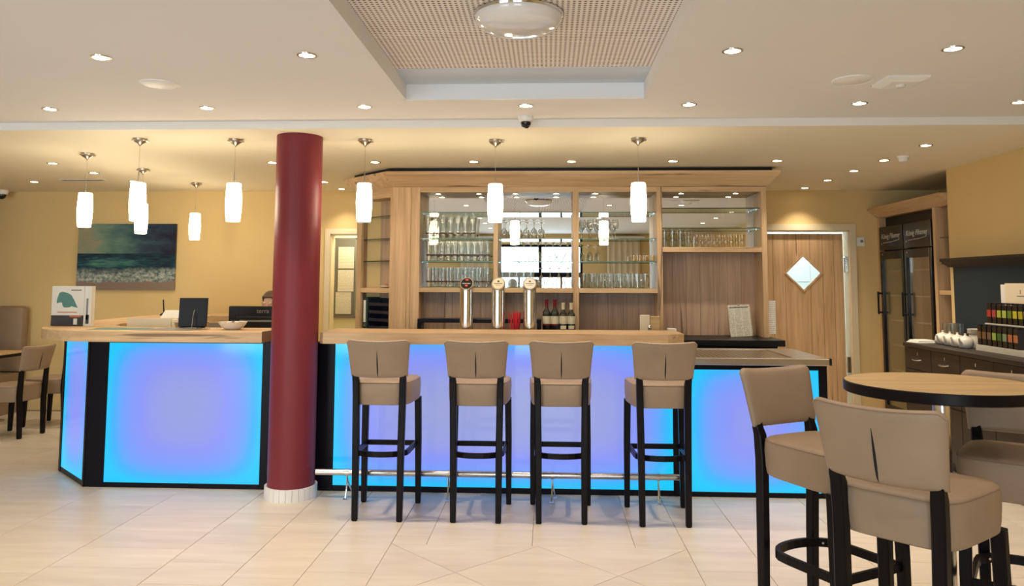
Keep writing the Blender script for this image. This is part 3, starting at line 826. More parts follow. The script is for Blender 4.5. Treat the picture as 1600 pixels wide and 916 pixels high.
# round high table
t = thing('high_table', 'round high table with light wood top, dark edge and steel stem', 'table', (1.532, 3.125, 0))
rT = .35
obj('table_top', MB().lathe([(rT-.004, 1.112), (rT-.004, 1.1245), (.0005, 1.1245)], 72), 'table_wood', t)
obj('edge_band', MB().lathe([(rT-.03, 1.083), (rT-.003, 1.083), (rT, 1.086), (rT, 1.122), (rT-.003, 1.1247), (rT-.005, 1.1247)], 72, cap=False), 'wenge', t, True)
obj('underside', MB().lathe([(rT-.006, 1.084), (rT-.006, 1.112)], 48), 'black', t)
obj('stem', MB().lathe([(.031, .02), (.031, 1.07)], 28), 'steel', t, True)
obj('mount_plate', B(-.12, .12, -.12, .12, 1.068, 1.084, b=.004), 'black', t)
obj('base', MB().lathe([(.056, 0), (.056, .010), (.052, .018), (.045, .026), (.033, .05)], 48), 'steel', t, True)
# dining table and sofa at the far left
t = thing('dining_table', 'low dining table with pale wood top and dark edge at the left', 'table', (-6.08, 7.74, 0))
obj('table_top', B(-.44, .44, -.48, .48, .735, .752, b=.002), 'table_wood', t)
obj('edge_band', B(-.445, .445, -.485, .485, .705, .735, b=.002), 'wenge', t)
for y in (-.26, .26):
    obj('leg', MB().lathe([(.04, .02), (.04, .705)], 20, (0, y, 0)), 'steel', t, True)
    obj('foot_plate', B(-.24, .24, y-.18, y+.18, 0, .02, b=.005), 'steel_brush', t)
t = thing('bench_sofa', 'upholstered brown bench with high back against the back wall at far left', 'sofa')
obj('back_cushion', B(-7.95, -6.97, 8.70, 8.84, .45, 1.22, b=.05), 'leatherdark', t, True)
obj('back_cushion', B(-6.42, -6.07, 8.70, 8.84, .45, 1.21, b=.05), 'leatherdark', t, True)
obj('seat_cushion', B(-7.95, -6.07, 8.24, 8.45, .30, .47, b=.04), 'leatherdark', t, True)
obj('plinth', B(-7.93, -6.10, 8.28, 8.44, 0, .30), 'wenge', t)
obj('seat_support', B(-6.5, -6.10, 8.45, 8.80, .0, .45), 'leatherdark', t)

# ================================================================== BACK BAR CABINET
YC = 7.10; DP = .29; ZW = 1.02
t = cab = thing('back_bar_cabinet', 'tall oak back bar cabinet with mirrors, glass shelves and slanted crown', 'cabinet')
top_p = [(-2.03, 7.555), (-1.49, 7.0), (2.10, 7.0), (2.10, 7.44)]
bot_p = [(-1.885, 7.46), (-1.45, 7.1), (1.995, 7.1), (1.995, 7.44)]
cr = MB()
cr.loft([[(b_[0], b_[1], 2.39), (a[0], a[1], 2.50), (a[0], a[1], 2.528), (b_[0]*.97+.02, b_[1]+.03, 2.528), (b_[0]*.985+.01, b_[1]+.02, 2.40)] for a, b_ in zip(top_p, bot_p)])
obj('crown', cr, 'oak_x', t)
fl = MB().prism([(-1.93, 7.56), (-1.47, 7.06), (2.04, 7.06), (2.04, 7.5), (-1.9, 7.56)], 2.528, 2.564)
obj('shade_strip', fl, 'black', t)  # black strip stands in for the shade between crown and ceiling
ups = [(-.50, -.459), (.233, .286), (1.002, 1.05), (1.948, 1.995)]
for a, b_ in ups:
    obj('upright', B(a, b_, YC, YC+DP, ZW, 2.40, b=.0015), 'oak_z', t)
obj('stile', B(-1.45, -1.275, YC, YC+.03, ZW, 2.40, b=.0015), 'oak_z', t)
obj('stile', B(-1.273, -1.190, YC, YC+.03, ZW, 2.40, b=.0015), 'oak_z', t)
obj('side_board', B(-1.215, -1.190, YC+.03, YC+DP, ZW, 2.40), 'oak_z', t)
obj('top_board', B(-1.19, 1.948, YC+.005, YC+DP, 2.345, 2.40), 'oak_x', t)
secs = [(-1.19, -.50, 1.414, 1.456), (-.459, .233, 1.414, 1.456), (.286, 1.002, 1.414, 1.456), (1.05, 1.948, 1.79, 1.836)]
for k, (a, b_, z0, z1) in enumerate(secs):
    obj('shelf', B(a, b_, YC+.003, YC+DP-.02, z0, z1, b=.0015), 'oak_x', t)
    obj('mirror', B(a, b_, YC+DP-.018, YC+DP-.008, z1, 2.345), 'mirror', t)
    n = 5 if k < 3 else 7; w_ = (b_-a)/n
    for i in range(n):
        obj('plank', B(a+w_*i+.001, a+w_*(i+1)-.001, YC+DP-.022, YC+DP-.008, ZW, z0), 'oakdark_z', t)
    zs_ = (2.158, 1.913, 1.700) if k < 3 else (2.195, 2.012)
    for z in zs_:
        g = obj('glass_shelf', B(a+.003, b_-.003, YC+.035, YC+DP-.025, z-.004, z+.004), 'shelfglass', t)
        obj('shelf_edge', B(a+.003, b_-.003, YC+.031, YC+.035, z-.004, z+.004), 'edgeglass' if k < 3 else 'darkedge', g)
        obj('shelf_clip', MB().box(b_-.012, b_, YC+.13, YC+.15, z-.012, z-.004).box(a, a+.012, YC+.13, YC+.15, z-.012, z-.004), 'steel', g)
obj('back_board', B(-1.45, 1.995, YC+DP-.008, YC+DP+.008, ZW, 2.40), 'black', t)
# cabinet spot lamps
def downlight(x, y, z, label, group, power, r=.038, spot=True, light_r=.022, angle=100):
    o = thing('downlight', label, 'downlight', (x, y, z), 0, group)
    obj('trim_ring', MB().lathe([(r*1.32, -.0), (r*1.30, -.004), (r*1.02, -.005), (r*.98, -.001), (r*1.0, 0)], 28, cap=False), 'steel', o, True)
    obj('lens', MB().lathe([(r*.99, -.001), (r*.9, -.004), (.001, -.005)], 24), 'bulb', o, True)
    if power:
        l = bpy.data.lights.new('spot', 'SPOT'); l.energy = power; l.color = WARM; l.spot_size = R(angle); l.spot_blend = .9; l.shadow_soft_size = light_r
        lo = bpy.data.objects.new('lamp_light', l); col.objects.link(lo); lo.parent = o; lo.location = (0, 0, -.02)
    return o
GCB = 'small downlights under the cabinet top'
names4 = ('first', 'second', 'third', 'fourth')
for k, (a, b_, z0, z1) in enumerate(secs):
    for f_, sd in ((.22, 'left'), (.78, 'right')):
        downlight(a+(b_-a)*f_, YC+.13, 2.345, 'small downlight under the cabinet top, %s one in the %s compartment from the left' % (sd, names4[k]), GCB, 3.2, .024, light_r=.02)

# angled corner cabinet at the left end
LA = math.hypot(.42, .37)
ccl = Vector((-1.452, 7.102, 0)); cca = math.atan2(.37, -.42)+PI
def cobj(name, mb, m): return obj(name, mb, m, cab, loc=tuple(ccl), rz=cca)
# local: x from 0 (front corner) to -LA (far end); outside is -y
cobj('stile', B(-LA, -LA+.075, 0, .03, 0, 2.40, b=.0015), 'oak_z')
cobj('stile', B(-.028, 0, 0, .03, 0, 2.40, b=.0015), 'oak_z')
cobj('side_board', B(-LA, -LA+.02, .03, .20, 0, 2.40), 'oak_z')
for i in range(4):
    w_ = (LA-.02)/4
    cobj('plank', B(-LA+.02+w_*i+.001, -LA+.02+w_*(i+1)-.001, .185, .20, 0, 2.40), 'oakdark_z')
cobj('top_board', B(-LA, 0, .005, .20, 2.30, 2.40), 'oak_x')
cobj('shelf', B(-LA+.02, -.004, .003, .185, 1.405, 1.450, b=.0015), 'oak_x')
cobj('shelf', B(-LA+.02, -.004, .003, .185, 1.02, 1.06, b=.0015), 'oak_x')
for z in (2.13, 1.915, 1.705):
    g = cobj('glass_shelf', B(-LA+.022, -.005, .035, .183, z-.004, z+.004), 'shelfglass')
    obj('shelf_edge', B(-LA+.022, -.005, .031, .035, z-.004, z+.004), 'darkedge', g)
def incc(x, y, z):
    return (ccl.x+x*math.cos(cca)-y*math.sin(cca), ccl.y+x*math.sin(cca)+y*math.cos(cca), z)
t = thing('ring_binder', 'dark green ring binder with white spine label beside the letter trays', 'binder', incc(-.435, .095, 1.061), cca)
obj('cover', B(-.035, .035, -.07, .08, 0, .30, b=.004), 'folder', t)
obj('spine_label', B(-.025, .012, -.072, -.069, .06, .27), 'paper', t)
obj('finger_ring', MB().tube([(.0+.012*math.cos(q), -.0715, .035+.012*math.sin(q)) for q in [2*PI*i/12 for i in range(13)]], .002, 5), 'steel', t)
for i in range(4):
    p = thing('letter_tray', 'dark blue letter tray in the corner cabinet, %s of the stack' % ('lowest', 'second from bottom', 'third from bottom', 'topmost')[i], 'letter tray', incc(-.205, .095, 1.061+.073*i), cca, 'stacked letter trays')
    obj('tray_floor', B(-.165, .165, -.075, .08, .001, .006), 'tray', p)
    obj('tray_wall', MB().box(-.168, -.163, -.075, .08, .001, .072).box(.163, .168, -.075, .08, .001, .072).box(-.168, .168, .078, .081, .001, .072), 'tray', p)
    obj('front_lip', B(-.163, .163, -.078, -.072, .001, .030, b=.002), 'tray', p)
    obj('paper_stack', B(-.15, .12, -.06, .07, .007, .02), 'paper', p)
t = thing('shell_dish', 'small pale dish on the oak shelf of the corner cabinet', 'dish', incc(-.20, .09, 1.451), cca)
obj('dish', MB().lathe([(.03, 0), (.055, .012), (.058, .02), (.05, .016), (.0, .008)], 20), 'porcelain', t, True)
obj('stone', MB().lathe([(.0, 0), (.02, .008), (.015, .02), (0, .026)], 8, (.005, .0, .012)), 'pot', t, True)
# rear worktop with base cabinets
t = thing('rear_counter', 'black back counter below the oak cabinet', 'counter')
obj('worktop', B(-1.27, 2.04, 6.78, YC+DP, .965, ZW-.001, b=.003), 'black', t)
obj('carcass', B(-1.26, 1.99, 6.84, YC+DP+.01, .08, .965), 'frame', t)
for i in range(6): obj('door', B(-1.25+.539*i+.003, -1.25+.539*(i+1)-.003, 6.82, 6.84, .10, .955), 'frame', t)
obj('plinth', B(-1.25, 1.99, 6.90, YC+DP, 0, .08), 'black', t)
t = thing('shelf_riser', 'black raised shelf standing on the back counter behind the beer taps', 'shelf', (0, 0, ZW))
obj('board', B(-1.17, -.06, 6.92, 7.08, .125, .16, b=.003), 'frame', t)
for x in (-1.17, -.095): obj('end_support', B(x, x+.035, 6.92, 7.08, 0, .125), 'frame', t)

# ------------------------------------------------------------------ glasses
def glass_proto(kind):
    P = {'wheat': [(.026, 0), (.027, .004), (.0245, .012), (.023, .045), (.027, .10), (.033, .16), (.034, .20), (.032, .222)],
         'tulip': [(.026, 0), (.026, .006), (.019, .014), (.022, .04), (.031, .095), (.031, .13), (.028, .172)],
         'pils': [(.024, 0), (.025, .008), (.021, .02), (.025, .08), (.029, .14), (.028, .19)],
         'wine': [(.031, 0), (.030, .003), (.006, .009), (.0035, .02), (.0035, .07), (.010, .082), (.027, .10), (.034, .125), (.033, .15), (.027, .178)],
         'wine_down': [(.027, 0), (.033, .028), (.034, .053), (.027, .078), (.010, .096), (.0035, .108), (.0035, .158), (.006, .169), (.030, .175), (.031, .178)],
         'cognac_down': [(.022, 0), (.032, .03), (.036, .055), (.026, .085), (.008, .115), (.0035, .13), (.0035, .17), (.006, .182), (.033, .188), (.034, .191)],
         'flute_down': [(.020, 0), (.024, .03), (.022, .06), (.010, .085), (.0035, .095), (.0035, .135), (.006, .145), (.027, .15), (.028, .153)],
         'beer': [(.027, 0), (.0275, .006), (.028, .09), (.030, .175)],
         'tumbler': [(.025, 0), (.0265, .005), (.030, .07), (.031, .078)],
         'shot': [(.020, 0), (.021, .005), (.024, .055), (.0245, .060)],
         'mug': [(.036, 0), (.037, .005), (.037, .12), (.038, .138)]}[kind]
    return P
GL = {}
def place_glass(kind, x, y, z, label, group, amber=False, cat='glass'):
    key = (kind, amber)
    if key not in GL:
        m = 'glass_amber' if amber else 'glass'
        prof = glass_proto(kind)
        r0 = prof[0][0]
        body = MB().lathe([(r0*.02, 0)]+prof, 14, cap=False).mesh('bowl'); finish(body, m, True)
        extra = []
        if kind in ('wheat', 'pils'):
            zb = .042 if kind == 'wheat' else .05
            rr = .0242 if kind == 'wheat' else .0242
            e = MB(); pts = [(rr*math.cos(q), rr*math.sin(q)) for q in [R(-150)+R(120)*i/6 for i in range(7)]]
            e.loft([[(p[0], p[1], zb), (p[0], p[1], zb+.014), (p[0]*.99, p[1]*.99, zb+.014), (p[0]*.99, p[1]*.99, zb)] for p in pts])
            me = e.mesh('emblem'); finish(me, 'ink', False); extra.append(('emblem', me))
        if kind in ('wheat', 'tulip', 'pils', 'beer', 'tumbler', 'mug', 'shot'):
            rt = prof[0][0]*.92
            me = MB().lathe([(rt*.9, .002), (rt, .006), (rt*.96, .012), (.001, .010)], 14).mesh('base'); finish(me, 'shelfglass', True); extra.append(('base', me))
        if kind == 'mug':
            me = MB().tube([(.036, 0, .115), (.058, 0, .11), (.064, 0, .07), (.058, 0, .03), (.036, 0, .025)], .006, 6).mesh('handle'); finish(me, m, True); extra.append(('handle', me))
        GL[key] = (body, extra)
    body, extra = GL[key]
    o = thing(kind.replace('_down', '')+'_glass', label, cat, (x, y, z), random.uniform(-1.3, -.9) if kind in ('mug',) else 0, group)
    obj('bowl', body, None, o)
    for n_, me in extra: obj(n_, me, None, o)
    return o
YG = YC+.115
ordn = ['first', 'second', 'third', 'fourth', 'fifth', 'sixth', 'seventh', 'eighth', 'ninth', 'tenth', 'eleventh', 'twelfth']
def row(kind, xs_, z, what, where, group, amber=False, y=YG):
    for i, x in enumerate(xs_):
        place_glass(kind, x, y+random.uniform(-.006, .006), z, '%s, %s from the left %s' % (what, ordn[i] if i else 'leftmost', where) if i else '%s, leftmost %s' % (what, where), group, amber)
def lin(a, b_, n): return [a+(b_-a)*i/(n-1) for i in range(n)]
E4 = .0045
row('wheat', lin(-1.13, -.70, 7), 1.913+E4, 'tall wheat beer glass', 'on the top row of the first compartment', 'wheat beer glasses')
row('pils', lin(-1.12, -.56, 10), 1.700+E4, 'slim pilsner glass', 'on the middle row of the first compartment', 'pilsner glasses')
row('pils', lin(-1.12, -.56, 9), 1.456+.0005, 'slim pilsner glass', 'on the oak shelf of the first compartment', 'pilsner glasses')
row('wheat', lin(-1.10, -.73, 7), 1.913+E4, 'back-line wheat beer glass', 'on the top row, first compartment', 'wheat beer glasses', y=YG+.078)
row('pils', lin(-1.09, -.59, 9), 1.700+E4, 'back-line pilsner glass', 'on the middle row, first compartment', 'pilsner glasses', y=YG+.072)
row('pils', lin(-1.09, -.59, 8), 1.456+.0005, 'back-line pilsner glass', 'on the oak shelf, first compartment', 'pilsner glasses', y=YG+.072)
row('wine_down', lin(-.41, -.06, 6), 1.913+E4, 'upturned wine glass', 'on the top row of the second compartment', 'upturned wine glasses')
row('wine_down', lin(-.30, .19, 8), 1.700+E4, 'upturned wine glass', 'on the middle row of the second compartment', 'upturned wine glasses')
row('beer', lin(-.42, -.16, 5), 1.456+.0005, 'straight beer glass', 'on the oak shelf of the second compartment', 'straight beer glasses')
row('cognac_down', lin(-.06, .19, 4), 1.456+.0005, 'upturned pear-shaped glass', 'on the oak shelf of the second compartment', 'upturned pear-shaped glasses')
row('wine', lin(.325, .63, 5), 1.913+E4, 'upright wine glass', 'on the top row of the third compartment', 'upright wine glasses')
row('flute_down', lin(.32, .47, 3), 1.700+E4, 'upturned flute glass', 'on the middle row of the third compartment', 'upturned flute glasses')
row('shot', lin(.80, .97, 4), 1.700+E4, 'amber tinted short glass', 'on the middle row of the third compartment', 'short amber glasses', True)
row('mug', lin(.335, .905, 8), 1.456+.0005, 'stout beer mug', 'on the oak shelf of the third compartment', 'beer mugs')
for lv, z in ((0, 1.8365), (1, 1.9155)):
    for i, x in enumerate(lin(1.085, 1.31, 4)):
        place_glass('tumbler', x, YG, z, 'clear tumbler in the fourth compartment, %s of the %s layer from the left' % (ordn[i], ('lower', 'upper')[lv]), 'stacked clear tumblers')
for lv, z in ((0, 1.8365), (1, 1.8975)):
    for i, x in enumerate(lin(1.385, 1.80, 9)):
        place_glass('shot', x, YG, z, 'amber tinted small glass in the fourth compartment, %s of the %s layer from the left' % (ordn[i], ('lower', 'upper')[lv]), 'stacked amber glasses', True)

# ------------------------------------------------------------------ things behind the bar
t = thing('tap_counter', 'black inner work counter behind the bar top carrying the beer taps', 'counter')
obj('worktop', B(-1.58, .93, 5.96, 6.35, .905, .94, b=.003), 'steel_brush', t)
obj('carcass', B(-1.56, .92, 5.96, 6.30, 0, .905), 'black', t)
for i, (x, lb) in enumerate(((-.642, 'chrome beer tap column with black and red oval badge'), (-.391, 'chrome beer tap column with dark-marked cream badge, middle of three'), (-.141, 'chrome beer tap column with pale cream badge, right of three'))):
    t = thing('beer_tap', lb, 'beer tap', (x, 6.1, .94), 0, 'beer taps')
    rr = .053; prof = []
    n = 28; cut = lambda y: .555+(y/rr)*.048
    rings = [[(rr*math.cos(2*PI*k/n), rr*math.sin(2*PI*k/n), .0) for k in range(n)], [(rr*math.cos(2*PI*k/n), rr*math.sin(2*PI*k/n), cut(rr*math.sin(2*PI*k/n))) for k in range(n)]]
    obj('tap_tube', MB().loft(rings), 'chrome', t, True)
    obj('badge_rim', MB().loft([[(1.03*rr*math.cos(2*PI*k/n), 1.03*rr*math.sin(2*PI*k/n), cut(1.03*rr*math.sin(2*PI*k/n))-.01) for k in range(n)], [(1.03*rr*math.cos(2*PI*k/n), 1.03*rr*math.sin(2*PI*k/n), cut(1.03*rr*math.sin(2*PI*k/n))+.003) for k in range(n)]]), 'nickel', t, True)
    bd = obj('badge', MB().loft([[(.86*rr*math.cos(2*PI*k/n), .86*rr*math.sin(2*PI*k/n), cut(.86*rr*math.sin(2*PI*k/n))+h_) for k in range(n)] for h_ in (.001, .005)]), ('blackgloss', 'cream', 'porcelain')[i], t)
    rx = math.atan2(.048, rr)
    tl = lambda dy: (0, dy*math.cos(rx), .555+dy*math.sin(rx)+.0065)
    if i == 0:
        text('lettering', 'Köstritzer', .0165, 'white', bd, tl(-.004), (rx, 0, 0), .0005)
        obj('crest', MB().prism([(-.012, -.010), (.012, -.010), (.014, .004), (.006, .002), (0, .010), (-.006, .002), (-.014, .004)], 0, .001), 'inkred', bd, loc=tl(.040)).rotation_euler = (rx, 0, 0)
        obj('seal', MB().lathe([(.012, 0), (.012, .001)], 14), 'inkred', bd, loc=tl(-.030)).rotation_euler = (rx, 0, 0)
    else:
        obj('crest', MB().lathe([(.010 if i == 1 else .006, 0), (.009, .001)], 14), 'ink', bd, loc=tl(.022)).rotation_euler = (rx, 0, 0)
        obj('lettering_line', B(-.034, .034, -.003, .003, 0, .001), 'ink' if i == 1 else 'greytext', bd, loc=tl(-.004)).rotation_euler = (rx, 0, 0)
        obj('lettering_line', B(-.020, .020, -.0015, .0015, 0, .001), 'greytext', bd, loc=tl(-.024)).rotation_euler = (rx, 0, 0)
    tp = obj('tap_spout', MB().tube([(0, rr, .36), (0, rr+.06, .36), (0, rr+.075, .30)], .009, 8), 'chrome', t, True)
    obj('tap_handle', MB().tube([(0, rr+.04, .365), (0, rr+.05, .46)], .008, 8), 'black', tp, True)
# straws
t = thing('straw_cup', 'bundle of red drinking straws in a cup between the beer taps', 'straws', (-.262, 6.12, .94))
obj('cup', MB().lathe([(.032, 0), (.038, .11), (.036, .11), (.03, .005)], 20), 'steel', t, True)
for i in range(28):
    q = 2*PI*random.random(); rr = .030*math.sqrt(random.random()); k = 1.75
    obj('straw', MB().tube([(rr*math.cos(q)*.7, rr*math.sin(q)*.7, .008), (rr*math.cos(q)*k, rr*math.sin(q)*k*.8, .325+random.uniform(-.012, .02))], .0032, 6), 'redplastic', t)
# wine bottles
def bottle(x, y, label, red):
    t = thing('wine_bottle', label, 'bottle', (x, y, ZW), 0, 'wine bottles on the back counter')
    hb = .335 if red else .305
    obj('body', MB().lathe([(.03, 0), (.036, .004), (.037, .02), (.037, hb*.60), (.033, hb*.66), (.018, hb*.74), (.0145, hb*.78), (.0140, hb*.96), (.0158, hb*.965), (.0158, hb*.99), (.012, hb)], 24), 'bottleglass', t, True)
    obj('capsule', MB().lathe([(.0152, hb*.80), (.0148, hb*.95), (.0166, hb*.96), (.0166, hb*1.002), (.001, hb*1.003)], 20), 'capred' if red else 'cream', t, True)
    def lab(z0, z1, a):
        m = MB(); r_ = .0374
        pts = [(r_*math.cos(q), r_*math.sin(q)) for q in [R(-90)-a+2*a*i/8 for i in range(9)]]
        return m.loft([[(p[0], p[1], z0), (p[0], p[1], z1), (p[0]*.985, p[1]*.985, z1), (p[0]*.985, p[1]*.985, z0)] for p in pts])
    obj('label', lab(.115, .185, R(75)), 'label', t)
    if red: obj('label_stripe', lab(.100, .115, R(75)), 'capred', t)
    else: obj('small_label', lab(.070, .100, R(45)), 'label', t)
bottle(-.010, 7.05, 'dark wine bottle with red capsule, leftmost of the four', True)
bottle(.064, 7.05, 'dark wine bottle with red capsule, second of the four', True)
bottle(.140, 7.05, 'dark wine bottle with cream capsule, third of the four', False)
bottle(.213, 7.05, 'dark wine bottle with cream capsule, rightmost beside the oak upright', False)
# menu holders, shaker, box, menu sheet
for x, w_, h_, lb, m_ in ((.872, .088, .20, 'brown card menu holder standing on the back counter', 'cream'), (.962, .085, .19, 'pale wooden napkin holder beside the menu holder', 'table_wood')):
    t = thing('card_holder', lb, 'card holder', (x, 7.03, ZW))
    obj('holder_base', B(-w_/2, w_/2, -.035, .035, 0, .02, b=.003), m_, t)
    obj('card_panel', B(-w_/2, w_/2, -.012, .012, .02, h_, b=.004), m_, t)
t = thing('pepper_shaker', 'small steel shaker in front of the card holders', 'shaker', (.905, 6.95, ZW))
obj('body', MB().lathe([(.017, 0), (.018, .004), (.017, .08), (.012, .085)], 16), 'steel', t, True)
obj('cap', MB().lathe([(.017, .085), (.018, .10), (.012, .115), (.002, .118)], 16), 'chrome', t, True)
t = thing('card_box', 'small white card box beside the oak upright', 'box', (1.10, 6.95, ZW))
obj('box_body', B(-.035, .035, -.03, .03, 0, .065, b=.002), 'white', t)
obj('box_lid', B(-.037, .037, -.032, .032, .065, .085, b=.002), 'white', t)
t = thing('menu_sheet', 'printed three-column menu sheet leaning in the right cabinet compartment', 'menu', (1.775, 7.20, ZW+.003))
s_ = obj('sheet', B(-.100, .100, -.001, .001, 0, .29), 'print3', t); s_.rotation_euler = (R(-9), R(-3), 0)
h_ = obj('heading', B(-.085, .085, -.0016, -.001, .262, .270), 'ink', t); h_.rotation_euler = s_.rotation_euler
k_ = obj('clip', B(-.012, .012, -.004, .004, .285, .297), 'steel', t); k_.rotation_euler = s_.rotation_euler
t = thing('wall_notice', 'white paper notice hanging at the right end of the oak cabinet', 'paper', (2.035, 7.16, 1.05))
obj('sheet', B(-.038, .038, -.001, .001, .0, .30), 'print1', t)
obj('hook', B(-.045, -.03, -.004, .004, .27, .30), 'steel', t)

# ================================================================== RECEPTION THINGS
t = thing('brochure_stand', 'white brochure box with teal map and dark photo strip on the rounded worktop', 'brochure', (-3.965, 6.02, WT1))
obj('box_body', B(0, .325, .004, .05, 0, .318), 'paper', t)
fp = obj('front_card', B(0, .265, 0, .004, 0, .318), 'paper', t)
pl = [(.04,.19),(.045,.225),(.06,.265),(.085,.272),(.13,.262),(.16,.245),(.185,.205),(.205,.165),(.215,.145),(.19,.150),(.165,.158),(.15,.150),(.115,.146),(.098,.150),(.088,.165),(.085,.185),(.07,.188),(.055,.185),(.045,.180)]
obj('map_print', MB().prism(pl, -.0006, 0, 'y'), 'teal', fp)
obj('photo_print', B(0, .265, -.0006, 0, 0, .085), 'darkphoto', fp)
obj('sign_print', B(.150, .245, -.0012, -.0006, .070, .085), 'orange', fp)
obj('house_print', B(.185, .215, -.0012, -.0006, .012, .060), 'paper', fp)
obj('title_print', B(.05, .21, -.0006, 0, .106, .113), 'orange', fp)
obj('logo_print', B(.155, .24, -.0006, 0, .282, .290), 'ink', fp)
sp_ = obj('spine_card', B(.268, .325, 0, .004, 0, .318), 'paper', t)
obj('spine_print', B(.285, .300, -.0006, 0, .05, .22), 'greytext', sp_)
obj('spine_photo', B(.283, .310, -.0006, 0, .02, .09), 'darkphoto', sp_)
# printer
t = thing('printer', 'cream desktop printer with open paper support behind the reception worktop', 'printer', (-3.12, 6.22, .966))
obj('body', MB().prism([(-.13, 0), (.14, 0), (.14, .20), (.10, .235), (-.13, .245)], -.26, .10, 'x'), 'cream', t)
obj('front_slot', B(-.24, .08, -.134, -.129, .13, .135), 'grey', t)
obj('control_panel', B(.10, .20, -.12, .12, 0, .235, b=.006), 'cream', t)
ps = obj('paper_support', B(-.10, .14, -.003, .003, 0, .14), 'paper', t, loc=(.0, .06, .21)); ps.rotation_euler = (R(-52), 0, 0)
ot = obj('output_tray', B(-.05, .20, -.004, .004, 0, .16), 'cream', t, loc=(.20, -.13, .165)); ot.rotation_euler = (R(68), R(0), R(20))
obj('button', MB().lathe([(.008, 0), (.008, .004)], 10, (.135, -.08, .235)), 'grey', t)
# desk mat / map on the worktop
tag(obj('counter_map', B(-3.42, -3.02, 5.60, 5.84, WT1, WT1+.0015), 'teal'), 'thin green printed map lying on the reception worktop', 'map')
tag(obj('desk_pad', MB().prism([(-3.06, 5.56), (-2.62, 5.56), (-2.55, 5.76), (-2.90, 5.86)], WT1+.0016, WT1+.004), 'grey'), 'dark grey writing pad on the reception worktop', 'desk pad')
t = thing('display_panel', 'black upright display panel standing on the reception worktop', 'display', (-2.735, 5.86, WT1))
sc_ = obj('screen', B(-.105, .105, -.008, .008, .012, .232, b=.003), 'black', t); sc_.rotation_euler = (R(-6), 0, R(10))
obj('foot', B(-.08, .08, -.05, .05, 0, .012, b=.003), 'black', t)
t = thing('pen_stand', 'ballpoint pen on a small grey stand with chain in front of the display', 'pen', (-2.655, 5.72, WT1))
obj('base', MB().prism([(-.075, -.03), (.03, -.03), (.03, .03), (-.03, .03)], .0, .012), 'grey', t)
obj('pen', MB().tube([(.022, 0, .012), (.004, 0, .14)], .005, 8), 'black', t, True)
obj('chain', MB().tube([(-.02, 0, .012), (-.014, 0, .09), (-.004, 0, .143), (.004, 0, .14)], .0018, 6), 'steel', t, True)
t = thing('candy_bowl', 'white china bowl filled with sweets on the reception worktop', 'bowl', (-2.36, 5.72, WT1))
obj('bowl', MB().lathe([(.05, 0), (.055, .004), (.085, .025), (.105, .058), (.101, .058), (.08, .03), (.02, .012), (.001, .012)], 32), 'porcelain', t, True)
for i in range(16):
    q = 2*PI*random.random(); rr = .07*math.sqrt(random.random())
    obj('sweet', MB().lathe([(.001, -.007), (.012, -.004), (.014, .003), (.001, .008)], 8, (rr*math.cos(q), rr*math.sin(q), .048+.012*(1-rr/.07))), random.choice(['pot', 'white', 'porcelain', 'ink']), t, True)
t = thing('monitor', 'black computer monitor seen from behind next to the column', 'monitor', (-2.545, 6.72, .966))
obj('housing', B(-.262, .262, -.02, .03, .09, .325, b=.008), 'black', t)
obj('rear_bulge', B(-.19, .19, -.045, -.02, .06, .24, b=.012), 'black', t)
obj('vent_slot', B(-.15, .20, -.048, -.045, .19, .205), 'grey', t)
obj('neck', B(-.03, .03, -.02, .02, .015, .14), 'black', t)
obj('foot', B(-.11, .11, -.08, .08, 0, .015, b=.004), 'black', t)
text('lettering', 'terra', .055, 'greytext', t, (.045, -.022, .282), (R(90), 0, 0), .0006)
t = thing('pen_holder', 'dark pen standing in a small holder on the far run of the curved worktop', 'pen', (-4.02, 7.95, WT1))
obj('holder', MB().lathe([(.04, 0), (.04, .012), (.015, .03), (.012, .03)], 16), 'black', t, True)
obj('pen', MB().tube([(0, 0, .02), (-.012, 0, .165)], .007, 8), 'black', t, True)

